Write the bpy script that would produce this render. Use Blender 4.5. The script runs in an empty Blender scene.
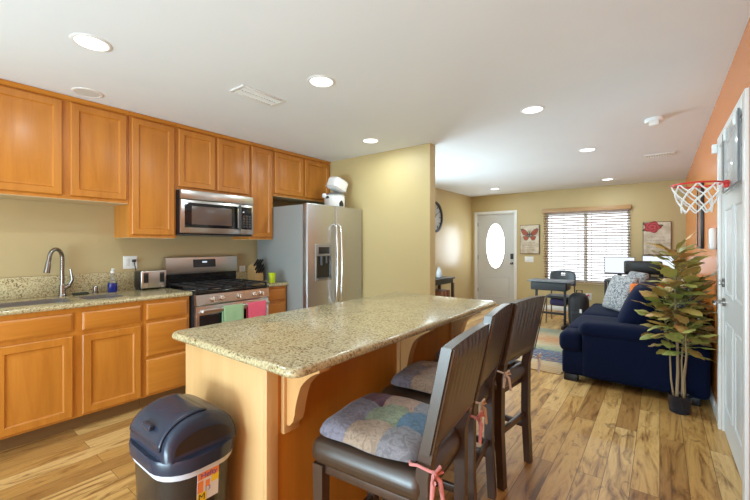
import bpy, bmesh, math, random
from mathutils import Vector, Matrix
random.seed(7)
PI = math.pi
S = bpy.context.scene
C = S.collection

# ------------------------------------------------------------------ camera, world, daylight and added fill lamps, exposure
cam_d = bpy.data.cameras.new('camera')
cam = bpy.data.objects.new('camera', cam_d); C.objects.link(cam)
cam.location = (0, 0, 1.3243)
cam.rotation_euler = (PI/2, 0, 0.6575)
cam_d.sensor_width = 36; cam_d.lens = 368.76/750*36
cam_d.shift_y = -4.77/750
cam_d.clip_start = 0.02
S.camera = cam
S.view_settings.view_transform = 'Standard'
S.view_settings.look = 'None'
S.view_settings.gamma = 1
S.view_settings.use_curve_mapping = False
S.view_settings.exposure = 0.23

W = bpy.data.worlds.new('sky'); S.world = W; W.use_nodes = True
bg = W.node_tree.nodes['Background']
bg.inputs[0].default_value = (0.86, 0.94, 1.0, 1); bg.inputs[1].default_value = 1.15

def area(name, loc, rot, sx, sy, power, col, portal=False):
    d = bpy.data.lights.new(name, 'AREA'); d.shape = 'RECTANGLE'; d.size = sx; d.size_y = sy
    d.energy = power; d.color = col
    o = bpy.data.objects.new(name, d); C.objects.link(o); o.location = loc; o.rotation_euler = rot
    if portal: d.cycles.is_portal = True
    return o
REAR_FILL, CEIL_FILL, DAY_FRONT, SIDE_FILL, CAN_W = 60, 190, 6.2, 84, 7.7
area('patio_daylight', (-1.25, -2.55, 1.2), (PI/2, 0, 0), 2.4, 2.1, REAR_FILL, (0.62, 0.86, 1.0))  # lamp at a guessed opening behind the camera, added to brighten the room
area('sunlit_patio_bounce', (-1.25, -3.0, 0.25), (math.radians(128), 0, 0), 2.4, 1.2, CEIL_FILL, (0.62, 0.87, 1.0))  # added lamp tilted upward to brighten the ceiling, source unseen
area('side_window_daylight', (-3.66, 4.75, 1.32), (PI/2, 0, -PI/2), 1.8, 1.0, SIDE_FILL, (0.66, 0.87, 1.0))  # added lamp outside an unseen side window, fills the living room
area('window_daylight', (-1.15, 8.42, 1.3), (-PI/2, 0, 0), 1.5, 1.45, DAY_FRONT, (0.92, 0.96, 1.0))

# ------------------------------------------------------------------ helpers
CEIL = 2.45
class MB:
    def __init__(s): s.V=[]; s.F=[]; s.I=[]; s.m=0; s.M=Matrix.Identity(4)
    def add(s, verts, faces):
        n=len(s.V)
        s.V += [tuple(s.M @ Vector(v)) for v in verts]
        for f in faces: s.F.append([n+i for i in f]); s.I.append(s.m)
        return s
    def box(s, x0,x1,y0,y1,z0,z1, b=0, seg=2):
        if x0>x1:x0,x1=x1,x0
        if y0>y1:y0,y1=y1,y0
        if z0>z1:z0,z1=z1,z0
        if b<=0:
            v=[(x,y,z) for x in(x0,x1) for y in(y0,y1) for z in(z0,z1)]
            return s.add(v,[(0,1,3,2),(4,6,7,5),(0,4,5,1),(2,3,7,6),(0,2,6,4),(1,5,7,3)])
        b=min(b,(x1-x0)*.499,(y1-y0)*.499,(z1-z0)*.499)
        bm=bmesh.new(); bmesh.ops.create_cube(bm,size=1)
        for v in bm.verts: v.co=Vector(((x0+x1)/2+v.co.x*(x1-x0),(y0+y1)/2+v.co.y*(y1-y0),(z0+z1)/2+v.co.z*(z1-z0)))
        bmesh.ops.bevel(bm,geom=bm.edges[:],offset=b,segments=seg,affect='EDGES',profile=.5)
        return s.bm(bm)
    def bm(s,bm):
        bm.verts.index_update()
        s.add([v.co.copy() for v in bm.verts],[[v.index for v in f.verts] for f in bm.faces]); bm.free(); return s
    def puff(s,c,h,r,bulge=(0,0,0),n=5,nr=3):
        """rounded box (cushion): c centre, h half sizes, r edge radius, bulge per axis"""
        def ticks(hh):
            inner=hh-r
            a=[inner+r*math.sin(PI/2*k/nr)*1.0 for k in range(1,nr+1)]
            mid=[-inner+2*inner*k/n for k in range(n+1)]
            return [-q for q in reversed(a)]+mid+a
        T=[ticks(q) for q in h]
        idx={}; V=[]; F=[]
        def vid(p):
            k=tuple(round(q,6) for q in p)
            if k not in idx:
                q=[max(-(h[i]-r),min(h[i]-r,p[i])) for i in range(3)]
                d=[p[i]-q[i] for i in range(3)]
                L=math.sqrt(sum(e*e for e in d)) or 1
                q=[q[i]+d[i]/L*r for i in range(3)]
                w=[1-(q[i]/h[i])**2 for i in range(3)]
                o=[q[i]+bulge[i]*(q[i]/h[i])*max(0,w[(i+1)%3])**.6*max(0,w[(i+2)%3])**.6+c[i] for i in range(3)]
                idx[k]=len(V); V.append(o)
            return idx[k]
        for ax in range(3):
            a,b=(ax+1)%3,(ax+2)%3
            for sg in (-1,1):
                for i in range(len(T[a])-1):
                    for j in range(len(T[b])-1):
                        q=[]
                        for (u,v) in ((i,j),(i+1,j),(i+1,j+1),(i,j+1)):
                            p=[0,0,0]; p[ax]=sg*h[ax]; p[a]=T[a][u]; p[b]=T[b][v]; q.append(vid(p))
                        F.append(q if sg>0 else q[::-1])
        return s.add(V,F)
    def cyl(s,p0,p1,r0,r1=None,seg=20,caps=True):
        r1=r0 if r1 is None else r1
        return s.tube([p0,p1],[r0,r1],seg,caps)
    def tube(s,pts,r,seg=12,caps=True):
        P=[Vector(p) for p in pts]; n=len(P)
        R=r if isinstance(r,(list,tuple)) else [r]*n
        V=[];F=[];up=None
        for i,p in enumerate(P):
            t=(P[min(i+1,n-1)]-P[max(i-1,0)])
            if t.length<1e-9: t=Vector((0,0,1))
            t.normalize()
            if up is None: up=Vector((0,0,1)) if abs(t.z)<.9 else Vector((1,0,0))
            a=t.cross(up); 
            if a.length<1e-6: a=t.cross(Vector((0,1,0)))
            a.normalize(); b=a.cross(t).normalized(); up=b
            for k in range(seg):
                q=2*PI*k/seg; V.append(p+a*(R[i]*math.cos(q))+b*(R[i]*math.sin(q)))
        for i in range(n-1):
            for k in range(seg):
                F.append((i*seg+k,i*seg+(k+1)%seg,(i+1)*seg+(k+1)%seg,(i+1)*seg+k))
        if caps:
            F.append(list(range(seg))[::-1]); F.append([(n-1)*seg+k for k in range(seg)])
        return s.add(V,F)
    def lathe(s,prof,c=(0,0,0),seg=28,sx=1,sy=1,caps=True):
        V=[];F=[];n=len(prof)
        for (r,z) in prof:
            for k in range(seg):
                q=2*PI*k/seg; V.append((c[0]+r*sx*math.cos(q),c[1]+r*sy*math.sin(q),c[2]+z))
        for i in range(n-1):
            for k in range(seg):
                F.append((i*seg+k,i*seg+(k+1)%seg,(i+1)*seg+(k+1)%seg,(i+1)*seg+k))
        if caps:
            F.append(list(range(seg))[::-1]); F.append([(n-1)*seg+k for k in range(seg)])
        return s.add(V,F)
    def prism(s,poly,axis,lo,hi):
        """poly in the two other axes (cyclic order), extruded along axis"""
        n=len(poly); V=[]
        for t in (lo,hi):
            for (a,b) in poly:
                V.append({'x':(t,a,b),'y':(a,t,b),'z':(a,b,t)}[axis])
        F=[list(range(n))[::-1],[n+i for i in range(n)]]
        for i in range(n): F.append((i,(i+1)%n,n+(i+1)%n,n+i))
        return s.add(V,F)
    def plate(s,fn,a0,a1,b0,b1,prof):
        """door/drawer face: concentric rectangles, prof=[(inset,height)...]; fn(a,b,h)->xyz"""
        V=[];F=[]
        for (i,h) in prof:
            V+=[fn(a0+i,b0+i,h),fn(a1-i,b0+i,h),fn(a1-i,b1-i,h),fn(a0+i,b1-i,h)]
        n=len(prof)
        for k in range(n-1):
            for j in range(4):
                F.append((k*4+j,k*4+(j+1)%4,(k+1)*4+(j+1)%4,(k+1)*4+j))
        F.append([(n-1)*4+j for j in range(4)]); F.append([3,2,1,0])
        return s.add(V,F)
    def build(s,name,mats,parent=None,ang=35,smooth=True):
        off=Vector((0,0,0)); q=parent
        while q is not None: off+=q.location; q=q.parent
        me=bpy.data.meshes.new(name)
        me.from_pydata([tuple(Vector(v)-off) for v in s.V],[],s.F)
        ms=mats if isinstance(mats,(list,tuple)) else [mats]
        for m in ms: me.materials.append(m)
        for p,i in zip(me.polygons,s.I): p.material_index=i
        bm=bmesh.new(); bm.from_mesh(me); bmesh.ops.recalc_face_normals(bm,faces=bm.faces[:]); bm.to_mesh(me); bm.free()
        me.update()
        if smooth:
            for p in me.polygons: p.use_smooth=True
            me.set_sharp_from_angle(angle=math.radians(ang))
        o=bpy.data.objects.new(name,me); C.objects.link(o)
        if parent: o.parent=parent
        return o
def tag(o,label,cat,group=None):
    o['label']=label; o['category']=cat
    if group: o['group']=group
    return o
def thing(name,label,cat,loc=(0,0,0),group=None):
    o=bpy.data.objects.new(name,None); C.objects.link(o); o.location=loc; o.empty_display_size=.1
    return tag(o,label,cat,group)
def struct(o): o['kind']='structure'; return o
def copy_tree(o,parent=None):
    c=o.copy(); C.objects.link(c)
    if parent: c.parent=parent
    for ch in list(o.children): copy_tree(ch,c)
    return c
def place(o,loc,rz=0,label=None):
    o.location=loc; o.rotation_euler=(0,0,rz)
    if label: o['label']=label
    return o
def arc(c,r,a0,a1,n,f): return [f(c[0]+r*math.cos(a0+(a1-a0)*k/n),c[1]+r*math.sin(a0+(a1-a0)*k/n)) for k in range(n+1)]

# ------------------------------------------------------------------ materials
def mat(name,col=(.5,.5,.5),rough=.5,metal=0,**kw):
    m=bpy.data.materials.new(name); m.use_nodes=True
    b=m.node_tree.nodes['Principled BSDF']
    b.inputs['Base Color'].default_value=(*col,1); b.inputs['Roughness'].default_value=rough; b.inputs['Metallic'].default_value=metal
    for k,v in kw.items(): b.inputs[k.replace('_',' ')].default_value=v
    return m
class NT:
    def __init__(s,m): s.m=m; s.t=m.node_tree; s.b=s.t.nodes['Principled BSDF']
    def n(s,typ,**kw):
        x=s.t.nodes.new('ShaderNode'+typ)
        for k,v in kw.items():
            if k.startswith('i_'): x.inputs[k[2:].replace('_',' ')].default_value=v
            else: setattr(x,k,v)
        return x
    def l(s,a,b): s.t.links.new(a,b)
    def coord(s,scale=(1,1,1),kind='Object',rot=(0,0,0)):
        c=s.n('TexCoord'); mp=s.n('Mapping'); mp.inputs['Scale'].default_value=scale; mp.inputs['Rotation'].default_value=rot
        s.l(c.outputs[kind],mp.inputs['Vector']); return mp.outputs['Vector']
    def ramp(s,fac,stops,interp='LINEAR'):
        r=s.n('ValToRGB'); r.color_ramp.interpolation=interp; e=r.color_ramp.elements
        while len(e)<len(stops): e.new(.5)
        for el,(p,c) in zip(e,stops): el.position=p; el.color=(*c,1)
        s.l(fac,r.inputs[0]); return r.outputs[0]
    def noise(s,vec,scale,detail=4,rough=.55,dist=0):
        x=s.n('TexNoise'); x.inputs['Scale'].default_value=scale; x.inputs['Detail'].default_value=detail
        x.inputs['Roughness'].default_value=rough; x.inputs['Distortion'].default_value=dist
        if vec is not None: s.l(vec,x.inputs['Vector'])
        return x.outputs['Fac']
    def mix(s,fac,a,b,mode='MIX'):
        x=s.n('Mix',data_type='RGBA',blend_type=mode)
        for sock,v in ((x.inputs[0],fac),(x.inputs[6],a),(x.inputs[7],b)):
            if isinstance(v,(int,float)): sock.default_value=v
            elif isinstance(v,tuple): sock.default_value=(*v,1)
            else: s.l(v,sock)
        return x.outputs[2]
    def math(s,op,a,b=None):
        x=s.n('Math',operation=op)
        for i,v in enumerate((a,b)):
            if v is None: continue
            if isinstance(v,(int,float)): x.inputs[i].default_value=v
            else: s.l(v,x.inputs[i])
        return x.outputs[0]
    def col(s,c): s.l(c,s.b.inputs['Base Color'])
    def bump(s,h,strength=.2,dist=.01):
        x=s.n('Bump'); x.inputs['Strength'].default_value=strength; x.inputs['Distance'].default_value=dist
        s.l(h,x.inputs['Height']); s.l(x.outputs[0],s.b.inputs['Normal'])

def wall_mat(name,col,rough=.5):
    m=mat(name,col,rough); t=NT(m); v=t.coord()
    n=t.noise(v,1.3,3); c=t.mix(n,tuple(q*.96 for q in col),tuple(min(1,q*1.04) for q in col)); t.col(c)
    t.bump(t.noise(v,90,3),.06,.004); return m
def wood_mat(name,light,dark,axis='z',rough=.38,scale=1.0):
    m=mat(name,light,rough); t=NT(m)
    sc={'z':(14,14,1.1),'y':(14,1.1,14),'x':(1.1,14,14)}[axis]; sc=tuple(q*scale for q in sc)
    v=t.coord(sc); n=t.noise(v,1.0,6,.6,.6); fine=t.noise(v,6,3,.6)
    bl=t.noise(t.coord((1.5,1.5,1.5)),2.0,3)
    c=t.ramp(n,[(.28,dark),(.62,light)])
    c=t.mix(t.math('MULTIPLY',fine,.28),c,tuple(q*.7 for q in dark))
    c=t.mix(t.math('MULTIPLY',bl,.25),c,tuple(min(1,q*1.12) for q in light)); t.col(c)
    t.b.inputs['Coat Weight'].default_value=.12; t.b.inputs['Coat Roughness'].default_value=.25
    return m
CABL,CABD=(.57,.215,.027),(.42,.135,.013)
M={}
M['cab']=wood_mat('maple_upright',CABL,CABD,'z')
M['cab_h']=wood_mat('maple_crosswise',CABL,CABD,'y')
M['cab_in']=mat('cabinet_underside',(.62,.46,.26),.6)
M['toe']=mat('toe_kick_board',(.16,.075,.02),.6)
M['isl']=wood_mat('island_maple',(.70,.43,.19),(.62,.36,.145),'z')  # end-panel copy of the maple, colour lightened for light from behind
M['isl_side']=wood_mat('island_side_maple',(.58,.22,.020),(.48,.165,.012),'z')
M['corbel']=wood_mat('corbel_maple',(.64,.36,.14),(.54,.27,.09),'z')
M['ceil']=wall_mat('ceiling_paint',(.82,.86,.90),.7)
M['tan']=wall_mat('tan_paint',(.56,.43,.207),.30)
M['tan_flat']=wall_mat('tan_paint_flat',(.545,.42,.20),.5)
M['kwall']=wall_mat('kitchen_tan_paint',(.475,.365,.187),.45)
M['orange']=wall_mat('orange_paint',(.74,.225,.032),.24)
M['white']=mat('white_gloss_paint',(.80,.80,.78),.3)
M['door']=mat('white_door_paint',(.60,.60,.59),.35)
M['plastic_w']=mat('white_plastic',(.82,.82,.80),.35)
M['black']=mat('black_plastic',(.015,.015,.017),.35)
M['blackgl']=mat('black_glass',(.012,.011,.012),.06)
M['darkgrey']=mat('dark_grey_plastic',(.06,.06,.065),.4)
M['chrome']=mat('chrome',(.75,.75,.75),.12,1)
M['nickel']=mat('brushed_nickel',(.30,.28,.26),.25,1)
M['knob']=mat('knob_steel',(.75,.73,.70),.22,1)
M['glass']=mat('clear_glass',(1,1,1),.02,0,Transmission_Weight=1.0,IOR=1.1)
def steel(name,col,rough,axis):
    m=mat(name,col,rough,1); t=NT(m)
    sc={'z':(300,300,2),'y':(300,2,300)}[axis]
    n=t.noise(t.coord(sc),1,2); c=t.mix(n,tuple(q*.9 for q in col),col); t.col(c)
    t.l(t.math('ADD',t.math('MULTIPLY',n,.12),rough-.06),t.b.inputs['Roughness']); return m
M['steel']=steel('stainless_brushed',(.62,.60,.58),.30,'y')
M['steel_v']=steel('stainless_door',(.55,.54,.54),.38,'y')
M['fr_side']=mat('fridge_side_grey',(.285,.29,.28),.5,.1)
def granite():
    m=mat('granite',(.6,.5,.35),.16); t=NT(m); v=t.coord()
    n1=t.noise(v,84,5,.75,.3)
    c=t.ramp(n1,[(.34,(.05,.033,.017)),(.43,(.22,.15,.065)),(.50,(.46,.37,.195)),(.58,(.59,.51,.31)),(.70,(.38,.29,.135))])
    vo=t.n('TexVoronoi'); vo.inputs['Scale'].default_value=130; t.l(v,vo.inputs['Vector'])
    sp=t.ramp(vo.outputs['Color'],[(.0,(1,1,1)),(.14,(1,1,1)),(.18,(0,0,0))])
    c=t.mix(t.math('MULTIPLY',sp,.6),c,(.07,.05,.03))
    n2=t.noise(v,11,4,.6,.8); c=t.mix(t.ramp(n2,[(.42,(0,0,0)),(.66,(.45,.45,.45))]),c,(.56,.48,.285))
    n3=t.noise(v,170,2); c=t.mix(t.ramp(n3,[(.60,(0,0,0)),(.68,(.55,.55,.55))]),c,(.64,.60,.45))
    t.col(c); return m
M['granite']=granite()
def floor_mat():
    m=mat('laminate_planks',(.5,.3,.12),.28); t=NT(m)
    tc=t.n('TexCoord'); sp=t.n('SeparateXYZ'); t.l(tc.outputs['Object'],sp.inputs[0])
    cb=t.n('CombineXYZ'); t.l(sp.outputs['Y'],cb.inputs[0]); t.l(sp.outputs['X'],cb.inputs[1])
    br=t.n('TexBrick',offset=.37,offset_frequency=2,squash=1)
    br.inputs['Scale'].default_value=1; br.inputs['Brick Width'].default_value=1.22; br.inputs['Row Height'].default_value=.128
    br.inputs['Mortar Size'].default_value=.0016; br.inputs['Mortar Smooth'].default_value=.3; br.inputs['Bias'].default_value=0
    br.inputs['Color1'].default_value=(0,0,0,1); br.inputs['Color2'].default_value=(1,1,1,1); br.inputs['Mortar'].default_value=(.5,.5,.5,1)
    t.l(cb.outputs[0],br.inputs['Vector'])
    rv=br.outputs['Color']
    base=t.ramp(rv,[(0,(.40,.20,.055)),(.3,(.62,.345,.10)),(.65,(.73,.44,.145)),(1,(.80,.53,.22))])
    ad=t.n('VectorMath',operation='MULTIPLY_ADD'); t.l(rv,ad.inputs[0]); ad.inputs[1].default_value=(13,7,3); 
    mp=t.n('Mapping'); mp.inputs['Scale'].default_value=(1.5,11,1); t.l(cb.outputs[0],mp.inputs['Vector']); t.l(mp.outputs[0],ad.inputs[2])
    g=t.noise(ad.outputs[0],1.0,6,.62,1.9)
    dk=t.ramp(g,[(.33,(.30,.21,.15)),(.45,(.78,.72,.66)),(.56,(1,1,1)),(.70,(.82,.76,.70))])
    c=t.mix(1.0,base,dk,'MULTIPLY')
    mp2=t.n('Mapping'); mp2.inputs['Scale'].default_value=(4,70,1); t.l(cb.outputs[0],mp2.inputs['Vector'])
    f=t.noise(mp2.outputs[0],1,3); c=t.mix(t.math('MULTIPLY',f,.35),c,(.32,.17,.06))
    mp3=t.n('Mapping'); mp3.inputs['Scale'].default_value=(2.0,4.5,1); t.l(cb.outputs[0],mp3.inputs['Vector'])
    kn=t.noise(mp3.outputs[0],1.6,5,.65,2.6); kr=t.ramp(kn,[(.60,(0,0,0)),(.68,(.7,.7,.7)),(.74,(.25,.25,.25))])
    c=t.mix(kr,c,(.15,.075,.03))
    c=t.mix(br.outputs['Fac'],c,(.12,.065,.025)); t.col(c)
    t.l(t.math('ADD',t.math('MULTIPLY',g,.20),.28),t.b.inputs['Roughness'])
    t.bump(t.math('SUBTRACT',g,br.outputs['Fac']),.12,.003); return m
M['floor']=floor_mat()
def emis(name,col,s):
    m=bpy.data.materials.new(name); m.use_nodes=True; t=m.node_tree; t.nodes.clear()
    e=t.nodes.new('ShaderNodeEmission'); o=t.nodes.new('ShaderNodeOutputMaterial'); e.inputs[0].default_value=(*col,1); e.inputs[1].default_value=s
    t.links.new(e.outputs[0],o.inputs[0]); return m
M['lamp']=emis('lit_lamp_lens',(1,.98,.95),3.0)
M['oval']=emis('daylit_frosted_glass',(.84,.93,1.0),9.0)
M['screen']=emis('lit_screen',(.86,.92,1.0),.95)
def leather(name,col,rough):
    m=mat(name,col,rough); t=NT(m); t.bump(t.noise(t.coord(),220,3),.10,.003); t.b.inputs['Coat Weight'].default_value=.40; t.b.inputs['Coat Roughness'].default_value=.30; t.b.inputs['Coat IOR'].default_value=1.6; return m
M['leather']=leather('dark_brown_leather',(.048,.027,.016),.36)
M['espresso']=wood_mat('espresso_wood',(.075,.040,.024),(.045,.022,.013),'z',.35)
def fabric(name,col,rough=.85,var=.25,sheen=.1,scale=120):
    m=mat(name,col,rough); t=NT(m); v=t.coord(); n=t.noise(v,scale,2); n2=t.noise(v,7,3)
    c=t.mix(n,tuple(q*(1-var) for q in col),tuple(min(1,q*(1+var)) for q in col)); c=t.mix(t.math('MULTIPLY',n2,.3),c,tuple(q*.75 for q in col)); t.col(c)
    t.b.inputs['Sheen Weight'].default_value=sheen; t.bump(n,.15,.002); return m
M['navy']=fabric('navy_velvet',(.0024,.0064,.029),.8,.3,.02); M['navy'].node_tree.nodes['Principled BSDF'].inputs['Specular IOR Level'].default_value=.12
M['p_plum']=fabric('patch_plum',(.13,.055,.085)); M['p_peach']=fabric('patch_peach',(.40,.27,.205)); M['p_lav']=fabric('patch_lavender',(.225,.215,.27))
M['p_green']=fabric('patch_sage',(.25,.29,.19)); M['p_blue']=fabric('patch_blue',(.10,.18,.27)); M['p_grey']=fabric('patch_grey',(.25,.24,.26)); M['p_tan']=fabric('patch_tan',(.40,.30,.22))
for k_ in ('p_plum','p_peach','p_lav','p_green','p_blue','p_grey','p_tan'):
    t_=NT(M[k_]); old=t_.b.inputs['Base Color'].links[0].from_socket
    sw_=t_.noise(t_.coord((1,1,1)),26,3,.6,2.2)
    t_.col(t_.mix(t_.ramp(sw_,[(.42,(.62,.62,.62)),(.55,(0,0,0)),(.66,(.3,.3,.3))]),old,tuple(q*.45 for q in M[k_].node_tree.nodes['Principled BSDF'].inputs['Base Color'].default_value[:3])))
M['tie_pink']=fabric('pink_tie_fabric',(.62,.22,.20)); M['tie_beige']=fabric('beige_tie_fabric',(.60,.42,.28)); M['tie_white']=fabric('white_tie_fabric',(.75,.70,.66))
M['green_towel']=fabric('green_terry',(.30,.47,.25),.95,.3,.3,160); M['pink_towel']=fabric('pink_terry',(.72,.085,.15),.95,.3,.3,160)
M['bin']=mat('bin_dark_plastic',(.030,.024,.021),.22); M['bin_lid']=mat('bin_lid_plastic',(.022,.031,.058),.25); M['bag']=mat('white_bin_liner',(.62,.66,.75),.35)  # lid base tinted blue to stand for reflected sky

# ------------------------------------------------------------------ the setting
XL,XV,XR,YF,YP,YB=-3.88,-3.47,.352,8.2,3.58,-2.4
struct(MB().box(XL-.15,XR+.15,YB-.15,YF+.15,-.1,0).build('floor',M['floor']))
struct(MB().box(XL-.15,XR+.15,YB-.15,YF+.15,CEIL,CEIL+.1).build('ceiling',M['ceil']))
struct(MB().box(XL-.12,XL,YB,YP,0,CEIL).build('wall_left',M['kwall']))
struct(MB().box(XL-.12,-2.0,YP,YP+.12,0,CEIL).build('wall_partition',M['tan_flat']))
LY0,LY1,LZ0,LZ1=3.85,5.65,.80,1.85  # opening hidden by the partition, added to let fill light in
w=MB()
for (a,b,c,d) in ((YP+.12,LY0,0,CEIL),(LY1,YF,0,CEIL),(LY0,LY1,0,LZ0),(LY0,LY1,LZ1,CEIL)): w.box(XV-.12,XV,a,b,c,d)
struct(w.build('wall_hall_left',M['tan']))
w=MB()
for (a,b,c,d) in ((LY0,LY0+.05,LZ0,LZ1),(LY1-.05,LY1,LZ0,LZ1),(LY0+.05,LY1-.05,LZ0,LZ0+.05),(LY0+.05,LY1-.05,LZ1-.05,LZ1),(4.725,4.775,LZ0+.05,LZ1-.05)): w.box(XV-.09,XV-.04,a,b,c,d,.004)
struct(w.build('window_2',M['white']))  # added window frame, unseen behind the partition, for the side fill lamp
WX0,WX1,WZ0,WZ1=-1.88,-.43,.58,1.99
DX0,DX1,DZ=-3.35,-2.50,2.03
w=MB()
for (a,b,c,d) in ((XV-.12,DX0,0,CEIL),(DX0,DX1,DZ,CEIL),(DX1,WX0,0,CEIL),(WX0,WX1,0,WZ0),(WX0,WX1,WZ1,CEIL),(WX1,XR+.12,0,CEIL)):
    w.box(a,b,YF,YF+.14,c,d)
struct(w.build('wall_far',M['tan_flat']))
RY0,RY1,RZ=2.645,3.61,2.03
w=MB()
for (a,b,c,d) in ((YB,RY0,0,CEIL),(RY0,RY1,RZ,CEIL),(RY1,YF,0,CEIL)): w.box(XR,XR+.12,a,b,c,d)
struct(w.build('wall_right',M['orange']))
w=MB()
for (a,b,c,d) in ((XL-.12,-2.5,0,CEIL),(-2.5,.0,2.3,CEIL),(.0,XR+.12,0,CEIL)): w.box(a,b,YB-.12,YB,c,d)  # opening behind the camera is added, lets the rear fill in
struct(w.build('wall_back',M['tan']))
bb=.09
struct(MB().box(XR-.014,XR,RY1+.085,YF,0,bb,.004).build('baseboard_right',M['white']))
struct(MB().box(DX1+.06,XR-.015,YF-.014,YF,0,bb,.004).build('baseboard_far',M['white']))
struct(MB().box(XV,XV+.014,YP+.135,YF-.015,0,bb,.004).build('baseboard_left',M['white']))
struct(MB().box(-2.0,-1.986,YP-.014,YP+.134,0,bb,.004).box(-2.99,-2.0,YP-.014,YP,0,bb,.004).build('baseboard_partition',M['white']))

# window in the far wall
wf=MB()
for (a,b,c,d) in ((WX0,WX0+.045,WZ0,WZ1),(WX1-.045,WX1,WZ0,WZ1),(WX0+.045,WX1-.045,WZ0,WZ0+.045),(WX0+.045,WX1-.045,WZ1-.045,WZ1),(-1.185,-1.125,WZ0+.045,WZ1-.045)):
    wf.box(a,b,YF+.075,YF+.115,c,d,.004)
win=struct(wf.build('window_1',M['white']))
MB().box(WX0+.02,WX1-.02,YF+.092,YF+.096,WZ0+.02,WZ1-.02).build('pane',M['glass'],win)
MB().box(WX0-.03,WX1+.03,YF-.03,YF+.07,WZ0-.025,WZ0-.002,.005).build('window_sill',M['tan'],win)

# front door
PRO=[(0,0),(0,.040),(.002,.042)]
def panel_door(name,fn,a0,a1,z0,z1,panels,matl):
    """slab plus recessed, raised panels"""
    d=MB().plate(fn,a0,a1,z0,z1,[(0,-.02),(0,.018),(.002,.02)])
    for (p0,p1,q0,q1) in panels:
        d.plate(fn,p0,p1,q0,q1,[(0,.012),(0,.0205),(.006,.0265),(.016,.0265),(.024,.0205),(.032,.0205),(.055,.0250)])
    return d.build(name,matl)
fn=lambda a,b,h:(a,YF+.05-h,b)
d1=panel_door('door_1',fn,DX0+.015,DX1-.015,.008,DZ-.015,[(-3.24,-2.61,.16,.62)],M['door'])
struct(MB().box(DX0,DX0+.012,YF+.001,YF+.13,0,DZ).box(DX1-.012,DX1,YF+.001,YF+.13,0,DZ).box(DX0+.012,DX1-.012,YF+.001,YF+.13,DZ-.012,DZ).build('trim_3',M['white'])); struct(d1)
ox,oz,ora,orb=(DX0+DX1)/2,1.31,.205,.50
rim=MB()
def ell(a,b,y,n=48): return [(ox+a*math.cos(2*PI*k/n),y,oz+b*math.sin(2*PI*k/n)) for k in range(n)]
rings=[ell(ora+.03,orb+.03,YF+.031),ell(ora+.028,orb+.028,YF+.018),ell(ora+.006,orb+.006,YF+.014),ell(ora-.004,orb-.004,YF+.022),ell(ora-.004,orb-.004,YF+.031)]
V=[p for r in rings for p in r]; F=[]
for i in range(len(rings)-1):
    for k in range(48): F.append((i*48+k,i*48+(k+1)%48,(i+1)*48+(k+1)%48,(i+1)*48+k))
rim.add(V,F); rim.build('oval_frame',M['door'],d1)
g=MB(); g.add(ell(ora,orb,YF+.0285)+ell(ora,orb,YF+.0235),[list(range(48)),list(range(48,96))]+[(k,(k+1)%48,48+(k+1)%48,48+k) for k in range(48)]); g.build('oval_glass',M['oval'],d1)
b=MB().box(-2.59,-2.53,YF-.0,YF+.03,1.02,1.14,.006); b.build('keypad_lock',M['black'],d1)
MB().cyl((-2.56,YF+.03,.93),(-2.56,YF+.01,.93),.03).cyl((-2.56,YF+.01,.93),(-2.56,YF-.03,.93),.012).lathe([(.001,-.028),(.02,-.022),(.027,0),(.02,.022),(.001,.028)],(-2.56,YF-.045,.93)).build('door_knob',M['nickel'],d1)
hg=MB()
for z in (.3,1.05,1.8): hg.box(DX0+.0125,DX0+.022,YF+.016,YF+.03,z-.045,z+.045)
hg.build('hinge',M['nickel'],d1)
struct(MB().box(DX0-.055,DX0,YF-.016,YF,0,DZ+.055,.004).box(DX1,DX1+.055,YF-.016,YF,0,DZ+.055,.004).box(DX0,DX1,YF-.016,YF,DZ,DZ+.055,.004).build('trim_1',M['white']))

# right-hand panel door
fr=lambda a,b,h:(XR+.03-h,a,b)
pan=[]
for (p0,p1) in ((RY0+.12,RY0+.43),(RY0+.53,RY0+.84)):
    pan+=[(p0,p1,.20,.80),(p0,p1,.98,1.58),(p0,p1,1.67,1.90)]
d2=panel_door('door_2',fr,RY0+.016,RY1-.016,.008,RZ-.016,pan,M['door'])
struct(MB().box(XR+.001,XR+.11,RY0,RY0+.012,0,RZ).box(XR+.001,XR+.11,RY1-.012,RY1,0,RZ).box(XR+.001,XR+.11,RY0+.012,RY1-.012,RZ-.012,RZ).build('trim_4',M['white'])); struct(d2)
yk=RY1-.07
lv=MB().cyl((XR+.012,yk,.925),(XR-.004,yk,.925),.028).cyl((XR-.004,yk,.925),(XR-.05,yk,.925),.011)
lv.tube([(XR-.046,yk+.005,.925),(XR-.052,yk-.03,.925),(XR-.052,yk-.11,.922)],[.011,.010,.008]); lv.build('lever_handle',M['nickel'],d2)
MB().cyl((XR+.012,yk,1.06),(XR-.006,yk,1.06),.030).box(XR-.022,XR-.006,yk-.006,yk+.006,1.045,1.075,.002).build('deadbolt',M['nickel'],d2)
h=MB()
for z in (.28,1.08,1.83): h.cyl((XR+.006,RY0+.020,z-.045),(XR+.006,RY0+.020,z+.045),.007)
h.build('hinge',M['white'],d2)
tr=MB()
for (a,b,c,d) in ((RY0-.075,RY0,0,RZ+.075),(RY1,RY1+.075,0,RZ+.075),(RY0,RY1,RZ,RZ+.075)): tr.box(XR-.018,XR,a,b,c,d,.004)
struct(tr.build('trim_2',M['white']))

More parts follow.
